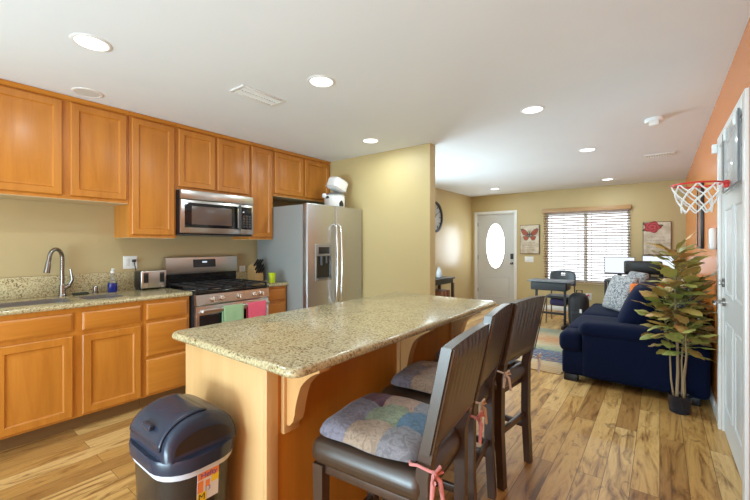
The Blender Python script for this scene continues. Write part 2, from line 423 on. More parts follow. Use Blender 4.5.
# ------------------------------------------------------------------ kitchen cabinets
DOORP=[(0,0),(0,.014),(.006,.020),(.050,.020),(.058,.009),(.066,.009),(.105,.019)]
DRAWP=[(0,0),(0,.011),(.010,.017),(.014,.019)]
XU=-3.54
fu=lambda a,b,h:(XU+h,a,b)
def upper(label,y0,y1,z0,doors):
    t=thing('upper_cabinet',label,'cabinet',((XL+XU)/2,(y0+y1)/2,z0))
    b=MB().box(XL+.002,XU,y0,y1,z0,CEIL-.002); b.build('body',M['cab'],t)
    MB().box(XL+.004,XU-.002,y0+.002,y1-.002,z0-.004,z0).build('bottom_panel',M['cab_in'],t)
    MB().prism([(XU,CEIL-.035),(XU+.012,CEIL-.030),(XU+.026,CEIL-.003),(XU,CEIL-.003)],'y',y0,y1).build('crown_strip',M['cab_h'],t)
    for (a,c) in doors:
        MB().plate(fu,a,c,z0+.025,CEIL-.045,DOORP).build('door',M['cab'],t)
upper('maple wall cabinet with two raised panel doors, above the sink',.30,1.188,1.675,[(.335,.752),(.80,1.172)])
upper('tall maple wall cabinet with one door, left of the microwave',1.190,1.573,1.39,[(1.21,1.556)])
upper('short maple wall cabinet with two doors, right above the microwave',1.575,2.347,1.845,[(1.592,1.945),(1.972,2.335)])
upper('narrow tall maple wall cabinet between the microwave and the refrigerator',2.349,2.646,1.39,[(2.365,2.640)])
upper('short maple wall cabinet with two doors, above the stainless refrigerator',2.654,3.576,1.90,[(2.672,3.10),(3.13,3.56)])
XB=-3.28
fb=lambda a,b,h:(XB+h,a,b)
def base(label,y0,y1,fronts,k0=''):
    t=thing('base_cabinet',label,'cabinet',((XL+XB)/2,(y0+y1)/2,0))
    b=MB()
    if k0=='sink': b.box(XL+.002,XB-.02,y0,y0+.018,.10,.879).box(XL+.002,XB-.02,y1-.018,y1,.10,.879).box(XL+.002,XB-.02,y0+.018,y1-.018,.10,.118).box(XB-.02,XB,y0,y1,.10,.879)
    else: b.box(XL+.002,XB,y0,y1,.10,.879)
    b.build('body',M['cab'],t)
    MB().box(XL+.002,XB-.07,y0,y1,.0,.10).build('toe_kick',M['toe'],t)
    for (k,a,c,z0,z1) in fronts:
        if k=='door': MB().plate(fb,a,c,z0,z1,DOORP).build('door',M['cab'],t)
        else: MB().plate(fb,a,c,z0,z1,DRAWP).build('drawer',M['cab_h'],t)
base('maple sink base cabinet with two doors below two false drawer fronts',.30,1.203,[('drawer',.36,.755,.715,.845),('drawer',.808,1.185,.715,.845),('door',.36,.755,.115,.685),('door',.808,1.185,.115,.685)],'sink')
base('maple base cabinet with three stacked drawers, left of the range',1.205,1.570,[('drawer',1.225,1.55,.72,.85),('drawer',1.225,1.55,.425,.695),('drawer',1.225,1.55,.115,.40)])
base('small maple drawer cabinet between the range and the refrigerator',2.352,2.636,[('drawer',2.375,2.618,.73,.85),('drawer',2.375,2.618,.425,.70),('drawer',2.375,2.618,.115,.40)])

# countertops
XC=-3.247; ZT0,ZT=.88,.915
def nose(mb,y0,y1,x):  # rounded front strip
    r=(ZT-ZT0)/2; pts=[(x-.10,ZT0),(x-r,ZT0)]+[(x-r+r*math.sin(PI*k/8),ZT0+r-r*math.cos(PI*k/8)) for k in range(1,8)]+[(x-r,ZT),(x-.10,ZT)]
    mb.prism(pts,'y',y0,y1)
BL=(.10+.22,.795); BR=(.865,1.14); SX0,SX1=-3.70,-3.40
c=MB(); nose(c,.30,1.582,XC)
c.box(XL+.002,SX0,.30,1.582,ZT0,ZT); c.box(SX1,XC-.10,.30,1.582,ZT0,ZT)
for (a,b) in ((.30,BL[0]),(BL[1],BR[0]),(BR[1],1.582)): c.box(SX0,SX1,a,b,ZT0,ZT)
ct=tag(c.build('countertop',M['granite']),'speckled beige granite worktop around the sink, along the kitchen wall','countertop')
MB().box(XL+.001,XL+.022,.30,1.582,ZT+.0005,ZT+.165,.003).build('backsplash',M['granite'],ct)
c=MB(); nose(c,2.352,2.644,XC); c.box(XL+.002,XC-.10,2.352,2.644,ZT0,ZT)
ct=tag(c.build('countertop',M['granite']),'short granite worktop with the knife block, between range and refrigerator','countertop')
MB().box(XL+.001,XL+.022,2.352,2.644,ZT+.0005,ZT+.10,.003).build('backsplash',M['granite'],ct)

# sink
sk=thing('kitchen_sink','double bowl stainless steel sink set into the granite worktop','sink',(-3.55,.73,.70))
M['sinksteel']=mat('sink_steel',(.62,.62,.62),.28,.9)
for (a,b) in (BL,BR):
    q=MB(); e=-.0006; z0=.72
    x0,x1,y0,y1=SX0-e,SX1+e,a-e,b+e
    for (o,zz) in ((0,0),):
        q.box(x0,x0+.003,y0,y1,z0,ZT0-.001); q.box(x1-.003,x1,y0,y1,z0,ZT0-.001); q.box(x0,x1,y0,y0+.003,z0,ZT0-.001); q.box(x0,x1,y1-.003,y1,z0,ZT0-.001); q.box(x0,x1,y0,y1,z0-.003,z0)
        q.box(x0+.002,x0+.007,y0,y1,ZT0-.001,ZT-.003); q.box(x1-.007,x1-.002,y0,y1,ZT0-.001,ZT-.003); q.box(x0,x1,y0+.002,y0+.007,ZT0-.001,ZT-.003); q.box(x0,x1,y1-.007,y1-.002,ZT0-.001,ZT-.003)
    bs=q.build('basin',M['sinksteel'],sk)
    MB().lathe([(.002,.0005),(.03,.0005),(.042,.002),(.045,.0005)],((SX0+SX1)/2,(a+b)/2,z0),20).build('drain',M['chrome'],bs)

# faucet
fx,fy=-3.80,.81
fa=thing('kitchen_faucet','tall brushed nickel gooseneck faucet with side lever behind the sink','faucet',(fx,fy,ZT))
MB().lathe([(.028,0),(.028,.006),(.024,.012),(.022,.02),(.022,.085),(.019,.095)],(fx,fy,ZT+.0006)).build('base',M['nickel'],fa)
dirx,diry=.50,-.866
pts=[(fx,fy,ZT+.09),(fx,fy,ZT+.30)]
R=.052
for k in range(1,13):
    q=PI*k/12*1.0; s_=R-R*math.cos(q); pts.append((fx+dirx*s_,fy+diry*s_,ZT+.30+R*1.5*math.sin(q)))
pts.append((fx+dirx*2.15*R,fy+diry*2.15*R,ZT+.275))
MB().tube(pts,.0145,14).build('spout',M['nickel'],fa)
MB().tube([(fx+dirx*2.12*R,fy+diry*2.12*R,ZT+.285),(fx+dirx*2.2*R,fy+diry*2.2*R,ZT+.25),(fx+dirx*2.38*R,fy+diry*2.38*R,ZT+.195)],[.0145,.019,.021],14).build('spray_head',M['nickel'],fa)
MB().tube([(fx,fy,ZT+.055),(fx+.01,fy+.045,ZT+.085)],[.018,.016],12).tube([(fx+.01,fy+.04,ZT+.08),(fx+.012,fy+.062,ZT+.13),(fx+.01,fy+.05,ZT+.215)],[.013,.011,.006],10).build('lever',M['nickel'],fa)
sd=tag(MB().lathe([(.022,0),(.022,.01),(.018,.015),(.018,.055),(.016,.06)],(-3.80,1.03,ZT+.0006)).build('air_gap_cap',M['nickel']),'short round nickel cap on the worktop right of the faucet','faucet fitting')
sp=tag(MB().puff((-3.79,.925,ZT+.0098),(.03,.05,.009),.006).build('sponge',mat('dark_sponge',(.03,.035,.025),.9)),'flat dark sponge on the worktop behind the sink','sponge')
# soap bottle
bx,by=-3.79,1.15
sb=thing('soap_bottle','clear plastic soap bottle half full of blue liquid, by the sink','bottle',(bx,by,ZT))
M['bluesoap']=mat('blue_soap',(.005,.02,.22),.12,0,Coat_Weight=.5)
M['clearp']=mat('clear_plastic',(.9,.93,.95),.08,0,Transmission_Weight=.9,IOR=1.2)
MB().lathe([(.034,0),(.036,.004),(.035,.07),(.032,.078)],(bx,by,ZT+.001),24,.8,1).build('blue_liquid',M['bluesoap'],sb)
MB().lathe([(.0325,.078),(.028,.09),(.018,.105),(.012,.13),(.011,.165)],(bx,by,ZT+.001),24,.8,1).build('bottle_shoulder',M['clearp'],sb)
MB().cyl((bx,by,ZT+.165),(bx,by,ZT+.185),.014).cyl((bx,by,ZT+.185),(bx,by,ZT+.197),.006).box(bx-.008,bx+.03,by-.008,by+.008,ZT+.197,ZT+.206,.003).build('pump_cap',M['plastic_w'],sb)
# toaster
tt=thing('toaster','silver four slice toaster with black ends, on the worktop beside the range','toaster',(-3.77,1.445,ZT))
tx0,tx1,ty0,ty1,tz0,tz1=-3.845,-3.69,1.335,1.56,ZT+.012,ZT+.178
MB().box(tx0,tx1-.012,ty0,ty1,tz0,tz1-.004,.014,3).build('body',M['black'],tt)
MB().box(tx1-.025,tx1,ty0+.004,ty1-.004,tz0+.004,tz1,.012,3).build('front_panel',M['steel'],tt)
for y in (ty0+.045,ty1-.045):
    s_=MB().box(tx1-.002,tx1+.001,y-.020,y+.020,tz0+.055,tz1-.022,.0008).build('lever_slot',M['black'],tt)
    MB().box(tx1,tx1+.016,y-.016,y+.016,tz1-.045,tz1-.032,.003).build('lever',M['black'],s_)
    MB().cyl((tx1-.001,y,tz0+.028),(tx1+.014,y,tz0+.028),.013).build('dial',M['knob'],tt)
for y in (ty0+.055,ty1-.055): MB().box(tx0+.02,tx1-.03,y-.016,y+.016,tz1-.004,tz1-.0025).build('bread_slot',M['blackgl'],tt)
for x in (tx0+.02,tx1-.02):
    for y in (ty0+.02,ty1-.02): MB().cyl((x,y,ZT+.0005),(x,y,tz0+.004),.01,seg=10).build('foot',M['black'],tt)
# outlets
def outlet(label,fnc,w,h,n=1,m=None):
    o=MB().plate(fnc,-w/2,w/2,-h/2,h/2,[(0,0),(0,.003),(.003,.006)]).build('wall_outlet',M['plastic_w'])
    tag(o,label,'outlet')
    for k in range(n):
        cx=(k-(n-1)/2)*.046
        MB().plate(fnc,cx-.016,cx+.016,-.034,.034,[(0,.005),(0,.0075),(.001,.008)]).build('socket_face',mat('socket_ivory',(.70,.70,.68),.4),o)
    return o
o1=outlet('white double outlet plate with black plug above the toaster',lambda a,b,h:(XL+h,1.318+a,1.165+b),.115,.118,2)
pl=tag(MB().box(XL+.0085,XL+.038,1.326,1.354,1.168,1.192,.004).tube([(XL+.03,1.34,1.17),(XL+.034,1.345,1.13),(XL+.03,1.352,1.09)],.004,8).build('plug',M['black']),'black plug and cord in the outlet above the toaster','plug')
outlet('white outlet plate on the wall right of the range backguard',lambda a,b,h:(XL+h,2.475+a,1.05+b),.075,.066,1)

# ------------------------------------------------------------------ range
ry0,ry1=1.588,2.346; XRG=-3.20
rg=thing('gas_range','stainless steel gas range with black cooktop and two towels on its handle','stove',(-3.53,(ry0+ry1)/2,0))
MB().box(XL+.03,XRG-.03,ry0,ry1,.03,.895,.003).build('body',M['black'],rg)
for x in (XL+.08,XRG-.09):
    for y in (ry0+.05,ry1-.05): MB().cyl((x,y,0),(x,y,.035),.02,seg=10).build('foot',M['black'],rg)
MB().box(XL+.03,XRG+.012,ry0,ry1,.896,.912,.005).build('cooktop',M['blackgl'],rg)
pp=[(XRG-.03,.79),(XRG+.006,.79),(XRG+.012,.80),(XRG-.0,.885),(XRG-.03,.895)]
MB().prism(pp,'y',ry0+.002,ry1-.002).build('control_panel',M['steel'],rg)
for y in (.155,.245,.42,.59,.675):
    yy=ry0+y*.985
    MB().cyl((XRG+.004,yy,.838),(XRG+.014,yy,.839),.026).cyl((XRG+.014,yy,.839),(XRG+.040,yy,.842),.021,.018).box(XRG+.038,XRG+.044,yy-.004,yy+.004,.825,.860,.001).build('knob',M['knob'],rg)
od=MB().box(XRG-.03,XRG+.004,ry0+.004,ry1-.004,.21,.785,.004).build('oven_door',M['steel'],rg)
MB().box(XRG+.002,XRG+.006,ry0+.03,ry1-.03,.27,.705,.001).build('oven_window',M['blackgl'],od)
MB().box(XRG+.042,XRG+.062,ry0+.03,ry1-.03,.725,.762,.009,3).box(XRG+.0,XRG+.05,ry0+.04,ry0+.07,.73,.757,.004).box(XRG+.0,XRG+.05,ry1-.07,ry1-.04,.73,.757,.004).build('oven_handle',M['steel'],od)
MB().box(XRG-.03,XRG+.002,ry0+.004,ry1-.004,.05,.20,.004).build('bottom_drawer',M['steel'],rg)
MB().prism([(XL+.03,.912),(XL+.075,.912),(XL+.085,1.04),(XL+.03,1.04)],'y',ry0,ry1).build('backguard_base',M['blackgl'],rg)
bg_=MB().prism([(XL+.03,1.035),(XL+.100,1.035),(XL+.105,1.05),(XL+.090,1.20),(XL+.075,1.21),(XL+.03,1.21)],'y',ry0,ry1).build('backguard',M['steel'],rg)
ym=(ry0+ry1)/2
MB().prism([(XL+.10,1.095),(XL+.1025,1.095),(XL+.0945,1.178),(XL+.092,1.178)],'y',ym-.115,ym+.125).build('display',mat('display_black',(.012,.014,.018),.4,0),bg_)
MB().prism([(XL+.0985,1.142),(XL+.1000,1.142),(XL+.0985,1.158),(XL+.0975,1.158)],'y',ym-.02,ym+.03).build('clock_digits',emis('lit_digits',(.75,.9,1),.8),bg_)
for (a,b) in ((ry0+.02,ry0+.26),(ry0+.27,ry0+.49),(ry0+.50,ry1-.02)):
    gt=MB(); z=.945
    x0,x1=XL+.12,XRG-.02
    for y in (a,b): gt.box(x0,x1,y-.006,y+.006,z-.006,z+.006,.002)
    for x in (x0,(x0+x1)/2,x1): gt.box(x-.006,x+.006,a,b,z-.006,z+.006,.002)
    for x in (x0+.13,x1-.13):
        gt.box(x-.005,x+.005,a,b,z-.005,z+.007,.002); gt.box(x-.12,x+.12,(a+b)/2-.005,(a+b)/2+.005,z-.005,z+.007,.002)
    for x in (x0,x1):
        for y in (a,b): gt.box(x-.008,x+.008,y-.008,y+.008,.9125,z)
    gr=gt.build('grate',M['black'],rg)
    for x in (x0+.13,x1-.13): MB().lathe([(.045,0),(.045,.008),(.032,.010),(.032,.018),(.004,.02)],(x,(a+b)/2,.9125),20).build('burner',M['darkgrey'],gr)
def towel(label,y0,y1,zl,m,seed):
    rnd=random.Random(seed); mb=MB(); n=14; V=[];F=[]
    prof=[(.030,zl+.09),(.034,.70),(.036,.745),(.040,.764),(.052,.7685),(.064,.764),(.068,.745),(.070,.68),(.071,.60),(.073,zl)]
    for i,(dx,z) in enumerate(prof):
        for k in range(n+1):
            y=y0+(y1-y0)*k/n
            wv=.004*math.sin(k*1.15+seed)*(max(0,.76-z)/.3) if dx>.06 else 0
            V.append((XRG+dx+wv,y+.004*(.76-z)*math.sin(seed+3*z),z))
    for i in range(len(prof)-1):
        for k in range(n): F.append((i*(n+1)+k,i*(n+1)+k+1,(i+1)*(n+1)+k+1,(i+1)*(n+1)+k))
    mb.add(V,F); o=mb.build('hand_towel',m); md=o.modifiers.new('thick','SOLIDIFY'); md.thickness=.003; md.offset=0
    return tag(o,label,'towel')
towel('pale green hand towel over the oven handle','' or ry0+.225,ry0+.425,.43,M['green_towel'],1)
towel('bright pink hand towel over the oven handle',ry0+.475,ry0+.680,.45,M['pink_towel'],2)

# microwave
my0,my1,mz0,mz1,mx=1.580,2.340,1.425,1.838,-3.46
mw=thing('microwave_oven','stainless over-the-range microwave under the short wall cabinet','microwave',(-3.67,(my0+my1)/2,mz0))
MB().box(XL+.003,mx-.03,my0,my1,mz0,mz1,.003).build('body',M['black'],mw)
MB().box(mx-.03,mx+.004,my0,my1,mz1-.085,mz1,.006).build('vent_strip',M['steel'],mw)
md_=MB().box(mx-.029,mx,my0,my0+.60,mz0+.012,mz1-.089,.006).build('door',M['steel'],mw)
MB().box(mx-.001,mx+.002,my0+.035,my0+.575,mz0+.065,mz1-.115,.001).build('window_surround',M['blackgl'],md_)
MB().box(mx+.0015,mx+.003,my0+.10,my0+.505,mz0+.095,mz1-.145,.0006).build('window_mesh',mat('microwave_mesh',(.11,.072,.058),.25),md_)
MB().box(mx+.022,mx+.036,my0+.572,my0+.594,mz0+.05,mz1-.10,.006).box(mx-.002,mx+.026,my0+.576,my0+.590,mz0+.06,mz0+.08).box(mx-.002,mx+.026,my0+.576,my0+.590,mz1-.13,mz1-.11).build('door_handle',M['darkgrey'],md_)
cp=MB().box(mx-.029,mx,my0+.602,my1,mz0+.012,mz1-.089,.006).build('control_panel',M['steel'],mw)
MB().box(mx-.001,mx+.002,my0+.615,my1-.02,mz0+.065,mz1-.115,.001).build('keypad',M['blackgl'],cp)
kb=MB()
for i in range(3):
    for j in range(5): kb.box(mx+.0015,mx+.003,my0+.637+i*.034,my0+.660+i*.034,mz0+.085+j*.027,mz0+.103+j*.027)
kb.build('buttons',mat('keypad_grey',(.07,.065,.06),.4),cp)
MB().box(XL+.003,mx-.01,my0+.005,my1-.005,mz0-.006,mz0-.001).build('underside',M['darkgrey'],mw)

# ------------------------------------------------------------------ refrigerator
gy0,gy1,gx,gz=2.650,3.558,-2.952,1.775
fg=thing('refrigerator','stainless steel side-by-side refrigerator with ice dispenser','refrigerator',(-3.4,(gy0+gy1)/2,0))
MB().box(XL+.04,gx-.075,gy0,gy1,.03,gz-.01,.005).build('cabinet_body',M['fr_side'],fg)
MB().box(gx-.09,gx-.02,gy0+.01,gy1-.01,.005,.10).build('toe_grille',M['black'],fg)
ysm=3.085
def rdoor(y0,y1):
    return MB().box(gx-.070,gx,y0,y1,.105,gz,.010,3).build('door',M['steel_v'],fg)
dl=rdoor(gy0,ysm-.003); dr=rdoor(ysm+.003,gy1)
dy0,dy1,dz0,dz1=2.765,3.012,.935,1.335
df=MB()
for (a,b,c,d) in ((dy0,dy0+.016,dz0,dz1),(dy1-.016,dy1,dz0,dz1),(dy0+.016,dy1-.016,dz0,dz0+.03),(dy0+.016,dy1-.016,dz1-.13,dz1)): df.box(gx-.002,gx+.010,a,b,c,d,.003)
di=df.build('dispenser_frame',mat('dispenser_grey',(.33,.32,.31),.35,.6),dl)
MB().box(gx-.001,gx+.002,dy0+.014,dy1-.014,dz0+.02,dz1-.02).build('dispenser_recess',M['blackgl'],dl)
MB().box(gx+.0095,gx+.012,dy0+.04,dy1-.04,dz1-.105,dz1-.03,.001).build('dispenser_panel',M['black'],dl)
MB().cyl((gx+.006,dy0+.085,dz0+.17),(gx+.006,dy0+.085,dz1-.13),.014,seg=12).cyl((gx+.006,dy1-.085,dz0+.19),(gx+.006,dy1-.085,dz1-.13),.012,seg=12).box(gx,gx+.03,dy0+.025,dy1-.025,dz0+.025,dz0+.035).build('dispenser_paddle',M['darkgrey'],dl)
for (y,d) in ((ysm-.035,dl),(ysm+.04,dr)):
    pts=[(gx+.0,y,.66),(gx+.045,y,.70)]+[(gx+.045+.018*math.sin(PI*k/8),y,.70+.83*k/8) for k in range(1,8)]+[(gx+.045,y,1.53),(gx,y,1.565)]
    MB().tube(pts,.0125,12).build('handle',M['knob'],d)
# things on the refrigerator
kx,ky=-3.17,3.29
M['ceramic']=mat('white_ceramic',(.80,.79,.77),.2)
po=thing('lidded_pot','white round crock pot with black patches, standing on the refrigerator','pot',(kx,ky,gz))
MB().lathe([(.07,0),(.118,.004),(.127,.03),(.127,.115),(.122,.14),(.130,.145),(.130,.153)],(kx,ky,gz-.010+.012)).build('bowl',M['ceramic'],po)
q=MB()
for (ang,wd,zl,zh) in ((-.08,.27,.004,.075),(-1.55,.22,.098,.126)):
    n=10;V=[];F=[]
    for i in range(n+1):
        for z in (zl+.006*math.sin(i*1.7),zl+(zh-zl)*(.35+.65*math.sin(PI*(i+1)/(n+2)))):
            a=ang+wd*(i/n-.5)*2; V.append((kx+.1285*math.cos(a),ky+.1285*math.sin(a),gz+.016+z))
    for i in range(n): F.append((2*i,2*i+2,2*i+3,2*i+1))
    q=MB(); q.add(V,F); q.build('black_patch',M['black'],po)
MB().lathe([(.128,.155),(.11,.172),(.07,.188),(.02,.195),(.004,.196)],(kx,ky,gz+.002)).build('pot_lid',mat('dark_lid_glass',(.12,.12,.12),.1),po)
MB().lathe([(.001,-.03),(.02,-.024),(.03,0),(.02,.024),(.001,.03)],(kx-.02,ky-.155,gz+.145)).build('side_knob',M['ceramic'],po)
tb=MB(); tb.M=Matrix.Translation((kx+.0,ky+.05,gz+.296))@Matrix.Rotation(math.radians(-16),4,'X')@Matrix.Rotation(math.radians(8),4,'Y')
tb.puff((0,0,0),(.09,.108,.075),.04,(.006,.006,.01))
bxw=tb.build('storage_tub',M['ceramic']); tag(bxw,'white rounded tub tilted on top of the crock pot on the refrigerator','container')
MB_=MB(); MB_.M=tb.M; MB_.box(-.092,.092,-.110,.110,-.058,-.049,.004).build('tub_rim',mat('tub_rim_grey',(.55,.53,.50),.4),bxw)

# knife block and cup
kbx=thing('knife_block','light wood knife block full of black handled knives','knife block',(-3.70,2.545,ZT))
MB().prism([(-3.79,ZT+.001),(-3.635,ZT+.001),(-3.635,ZT+.075),(-3.70,ZT+.20),(-3.79,ZT+.16)],'y',2.485,2.59).build('wood_block',wood_mat('knife_block_wood',(.62,.40,.17),(.50,.29,.11),'z'),kbx)
for i,y in enumerate((2.505,2.537,2.57)):
    for j,(x,z,L) in enumerate(((-3.685,ZT+.175,.115),(-3.662,ZT+.13,.10),(-3.645,ZT+.095,.085))):
        MB().tube([(x-.01,y,z-.006),(x+.03,y,z+.03),(x+L*.62,y,z+L*.62)],[.009,.011,.010],8).build('knife_handle',M['black'],kbx)
cu=MB().lathe([(.026,0),(.030,.004),(.038,.105),(.0395,.11),(.036,.108),(.028,.008),(.004,.006)],(-3.315,2.475,ZT+.001))
tag(cu.build('tumbler',mat('lime_plastic',(.50,.62,.02),.3)),'lime green plastic tumbler on the short worktop by the knife block','cup')

# ------------------------------------------------------------------ island
ix0,ix1,iy0,iy1=-1.83,-1.19,.865,2.58
il=thing('kitchen_island','maple kitchen island cabinet with corbels under its granite top','kitchen island',(-1.51,1.72,0))
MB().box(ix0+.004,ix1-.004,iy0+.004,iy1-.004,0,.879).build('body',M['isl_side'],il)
MB().box(ix0,ix1-.004,iy0-.006,iy0+.004,0,.879,.001).build('end_panel',M['isl'],il)
MB().box(ix1-.012,ix1+.010,iy0-.010,iy0+.045,0,.879,.003).build('corner_post',M['isl'],il)
MB().box(ix1-.012,ix1+.010,iy1-.045,iy1+.010,0,.879,.003).build('corner_post',M['isl'],il)
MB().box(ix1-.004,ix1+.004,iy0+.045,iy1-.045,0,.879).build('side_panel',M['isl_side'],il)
def corbel(y):
    w_=.026
    t=.879; x=ix1+.004
    prof=[(x,t),(x+.205,t),(x+.205,t-.022)]
    prof+=[(x+.205-.075*(k/8)-.028*math.sin(PI*k/8*.5),t-.022-.075*(k/8)**1.3) for k in range(1,9)]
    px_,pz_=prof[-1]
    prof+=[(px_-.022*math.sin(PI/2*k/6)-.012*(k/6),pz_-.115*(k/6)) for k in range(1,7)]
    px_,pz_=prof[-1]
    prof+=[(px_-.010,pz_-.03),(px_-.03,pz_-.05),(x,pz_-.055)]
    cb=MB().prism(prof,'y',y-w_,y+w_).build('corbel',M['corbel'],il,ang=25)
    MB().box(x-.0,x+.022,y-w_-.014,y+w_+.014,pz_-.085,t,.003).build('back_plate',M['corbel'],cb)
for y in (.965,1.775,2.46): corbel(y)
ic=MB(); cx0,cx1,cy0,cy1=-1.848,-.940,.785,2.69; r=.0175; zc=ZT0+r
# slab with a full bullnose and rounded corners
def ring(d,z):
    rc=.05-0*d; out=[]
    for (ccx,ccy,a0) in ((cx1-rc,cy0+rc,-PI/2),(cx1-rc,cy1-rc,0),(cx0+rc,cy1-rc,PI/2),(cx0+rc,cy0+rc,PI)):
        for k in range(7):
            a=a0+PI/2*k/6; out.append((ccx+(rc-d)*math.cos(a),ccy+(rc-d)*math.sin(a),z))
    return out
rs=[]
for k in range(9):
    q=-PI/2+PI*k/8; rs.append(ring(r-r*math.cos(q),zc+r*math.sin(q)))
n=len(rs[0]); V=[p for a in rs for p in a]; F=[list(range(n))[::-1],[8*n+i for i in range(n)]]
for i in range(8):
    for k in range(n): F.append((i*n+k,i*n+(k+1)%n,(i+1)*n+(k+1)%n,(i+1)*n+k))
ic.add(V,F)
tag(ic.build('island_countertop',M['granite'],ang=40),'large speckled beige granite top of the kitchen island','countertop')

# ------------------------------------------------------------------ bar stools
SEAT=.605
def stool_proto():
    t=thing('bar_stool','','bar stool')
    hw=.199
    s=MB(); s.puff((-.032,0,SEAT-.048),(.233,.209,.048),.042,(.0,.0,.008)); s.build('seat',M['leather'],t)
    MB().box(-.235,.175,-.185,.185,SEAT-.125,SEAT-.088,.003).build('apron',M['espresso'],t)
    for sy in (-1,1):
        y=sy*.180
        MB().add([(-.245+a*.045,y-.0225+b*.045,SEAT-.090) for a in(0,1) for b in(0,1)]+[(-.240+a*.036,y-.018+b*.036,0) for a in(0,1) for b in(0,1)],[(0,1,3,2),(4,6,7,5),(0,4,5,1),(2,3,7,6),(0,2,6,4),(1,5,7,3)]).build('leg',M['espresso'],t)
        l=MB(); ys=sy*(hw-.024)
        sec=[(.190,.228,0),(.172,.214,.30),(.174,.216,SEAT),(.190,.236,.700)]
        V=[];F=[]
        for (a,b,z) in sec:
            for (xx,yy) in ((a,ys-.021),(b,ys-.021),(b,ys+.021),(a,ys+.021)): V.append((xx,yy,z))
        for i in range(3):
            for k in range(4): F.append((i*4+k,i*4+(k+1)%4,(i+1)*4+(k+1)%4,(i+1)*4+k))
        F+= [(3,2,1,0),(12,13,14,15)]
        l.add(V,F); l.build('leg',M['espresso'],t)
        MB().box(-.21,.18,y-.010,y+.010,.20,.235,.003).build('stretcher',M['espresso'],t)
    MB().box(-.235,-.213,-.165,.165,.155,.195,.003).build('stretcher',M['espresso'],t)
    MB().box(.176,.196,-.165,.165,.27,.305,.003).build('stretcher',M['espresso'],t)
    # padded back, leaning, rear face gathered into pleats towards the top
    b=MB(); ny,nz=42,14; zb,zt=.682,1.020; V=[];F=[]
    def cen(z): return .205+.074*((z-.66)/.35)
    for side in (0,1):
        for j in range(nz+1):
            z=zb+(zt-zb)*j/nz; f=j/nz
            for i in range(ny+1):
                u=-1+2*i/ny; y=u*(hw+.008)
                edge=max(0,1-abs(u)**14); ez=max(0,1-(2*f-1)**16)
                th=.026*(.62+.38*edge*ez)
                pl=.0022*math.sin(u*30+.8*math.sin(u*9))*max(0,(f-.35)/.65)**.8*edge*ez if side else 0
                curve=-.014*(1-u*u)*0
                x=cen(z)+(th+pl if side else -th)+curve
                V.append((x,y,z+(.006*(1-u*u) if j==nz else 0)))
    N=(ny+1)*(nz+1)
    for sd_ in (0,1):
        for j in range(nz):
            for i in range(ny):
                q=[sd_*N+j*(ny+1)+i,sd_*N+j*(ny+1)+i+1,sd_*N+(j+1)*(ny+1)+i+1,sd_*N+(j+1)*(ny+1)+i]; F.append(q if sd_ else q[::-1])
    for j in range(nz):
        for i in (0,ny): F.append((j*(ny+1)+i,(j+1)*(ny+1)+i,N+(j+1)*(ny+1)+i,N+j*(ny+1)+i))
    for i in range(ny):
        for j in (0,nz): F.append((j*(ny+1)+i,j*(ny+1)+i+1,N+j*(ny+1)+i+1,N+j*(ny+1)+i))
    b.add(V,F); bo=b.build('backrest',M['leather'],t,ang=60)
    for sy in (-1,1):
        pp=MB(); pp.tube([(cen(z)+.0245,sy*(hw+.006),z) for z in (.687,.77,.86,.95,1.016)],.0035,8)
        pp.build('piping',M['leather'],bo)
    return t
SG='bar stools along the island'
st=[]
p0=stool_proto(); st.append(p0)
for i in range(2): st.append(copy_tree(p0))
for o,(x,y,a),lb in zip(st,((-.798,1.17,5.5),(-.884,1.715,7),(-.866,2.215,-7)),
    ('dark brown leather bar stool with patchwork cushion, at the island end by the trash bin','middle dark brown leather bar stool, between the other two at the island','dark brown leather bar stool at the far island end, white cushion ties hanging')):
    place(o,(x,y,0),math.radians(a),lb); o['group']=SG
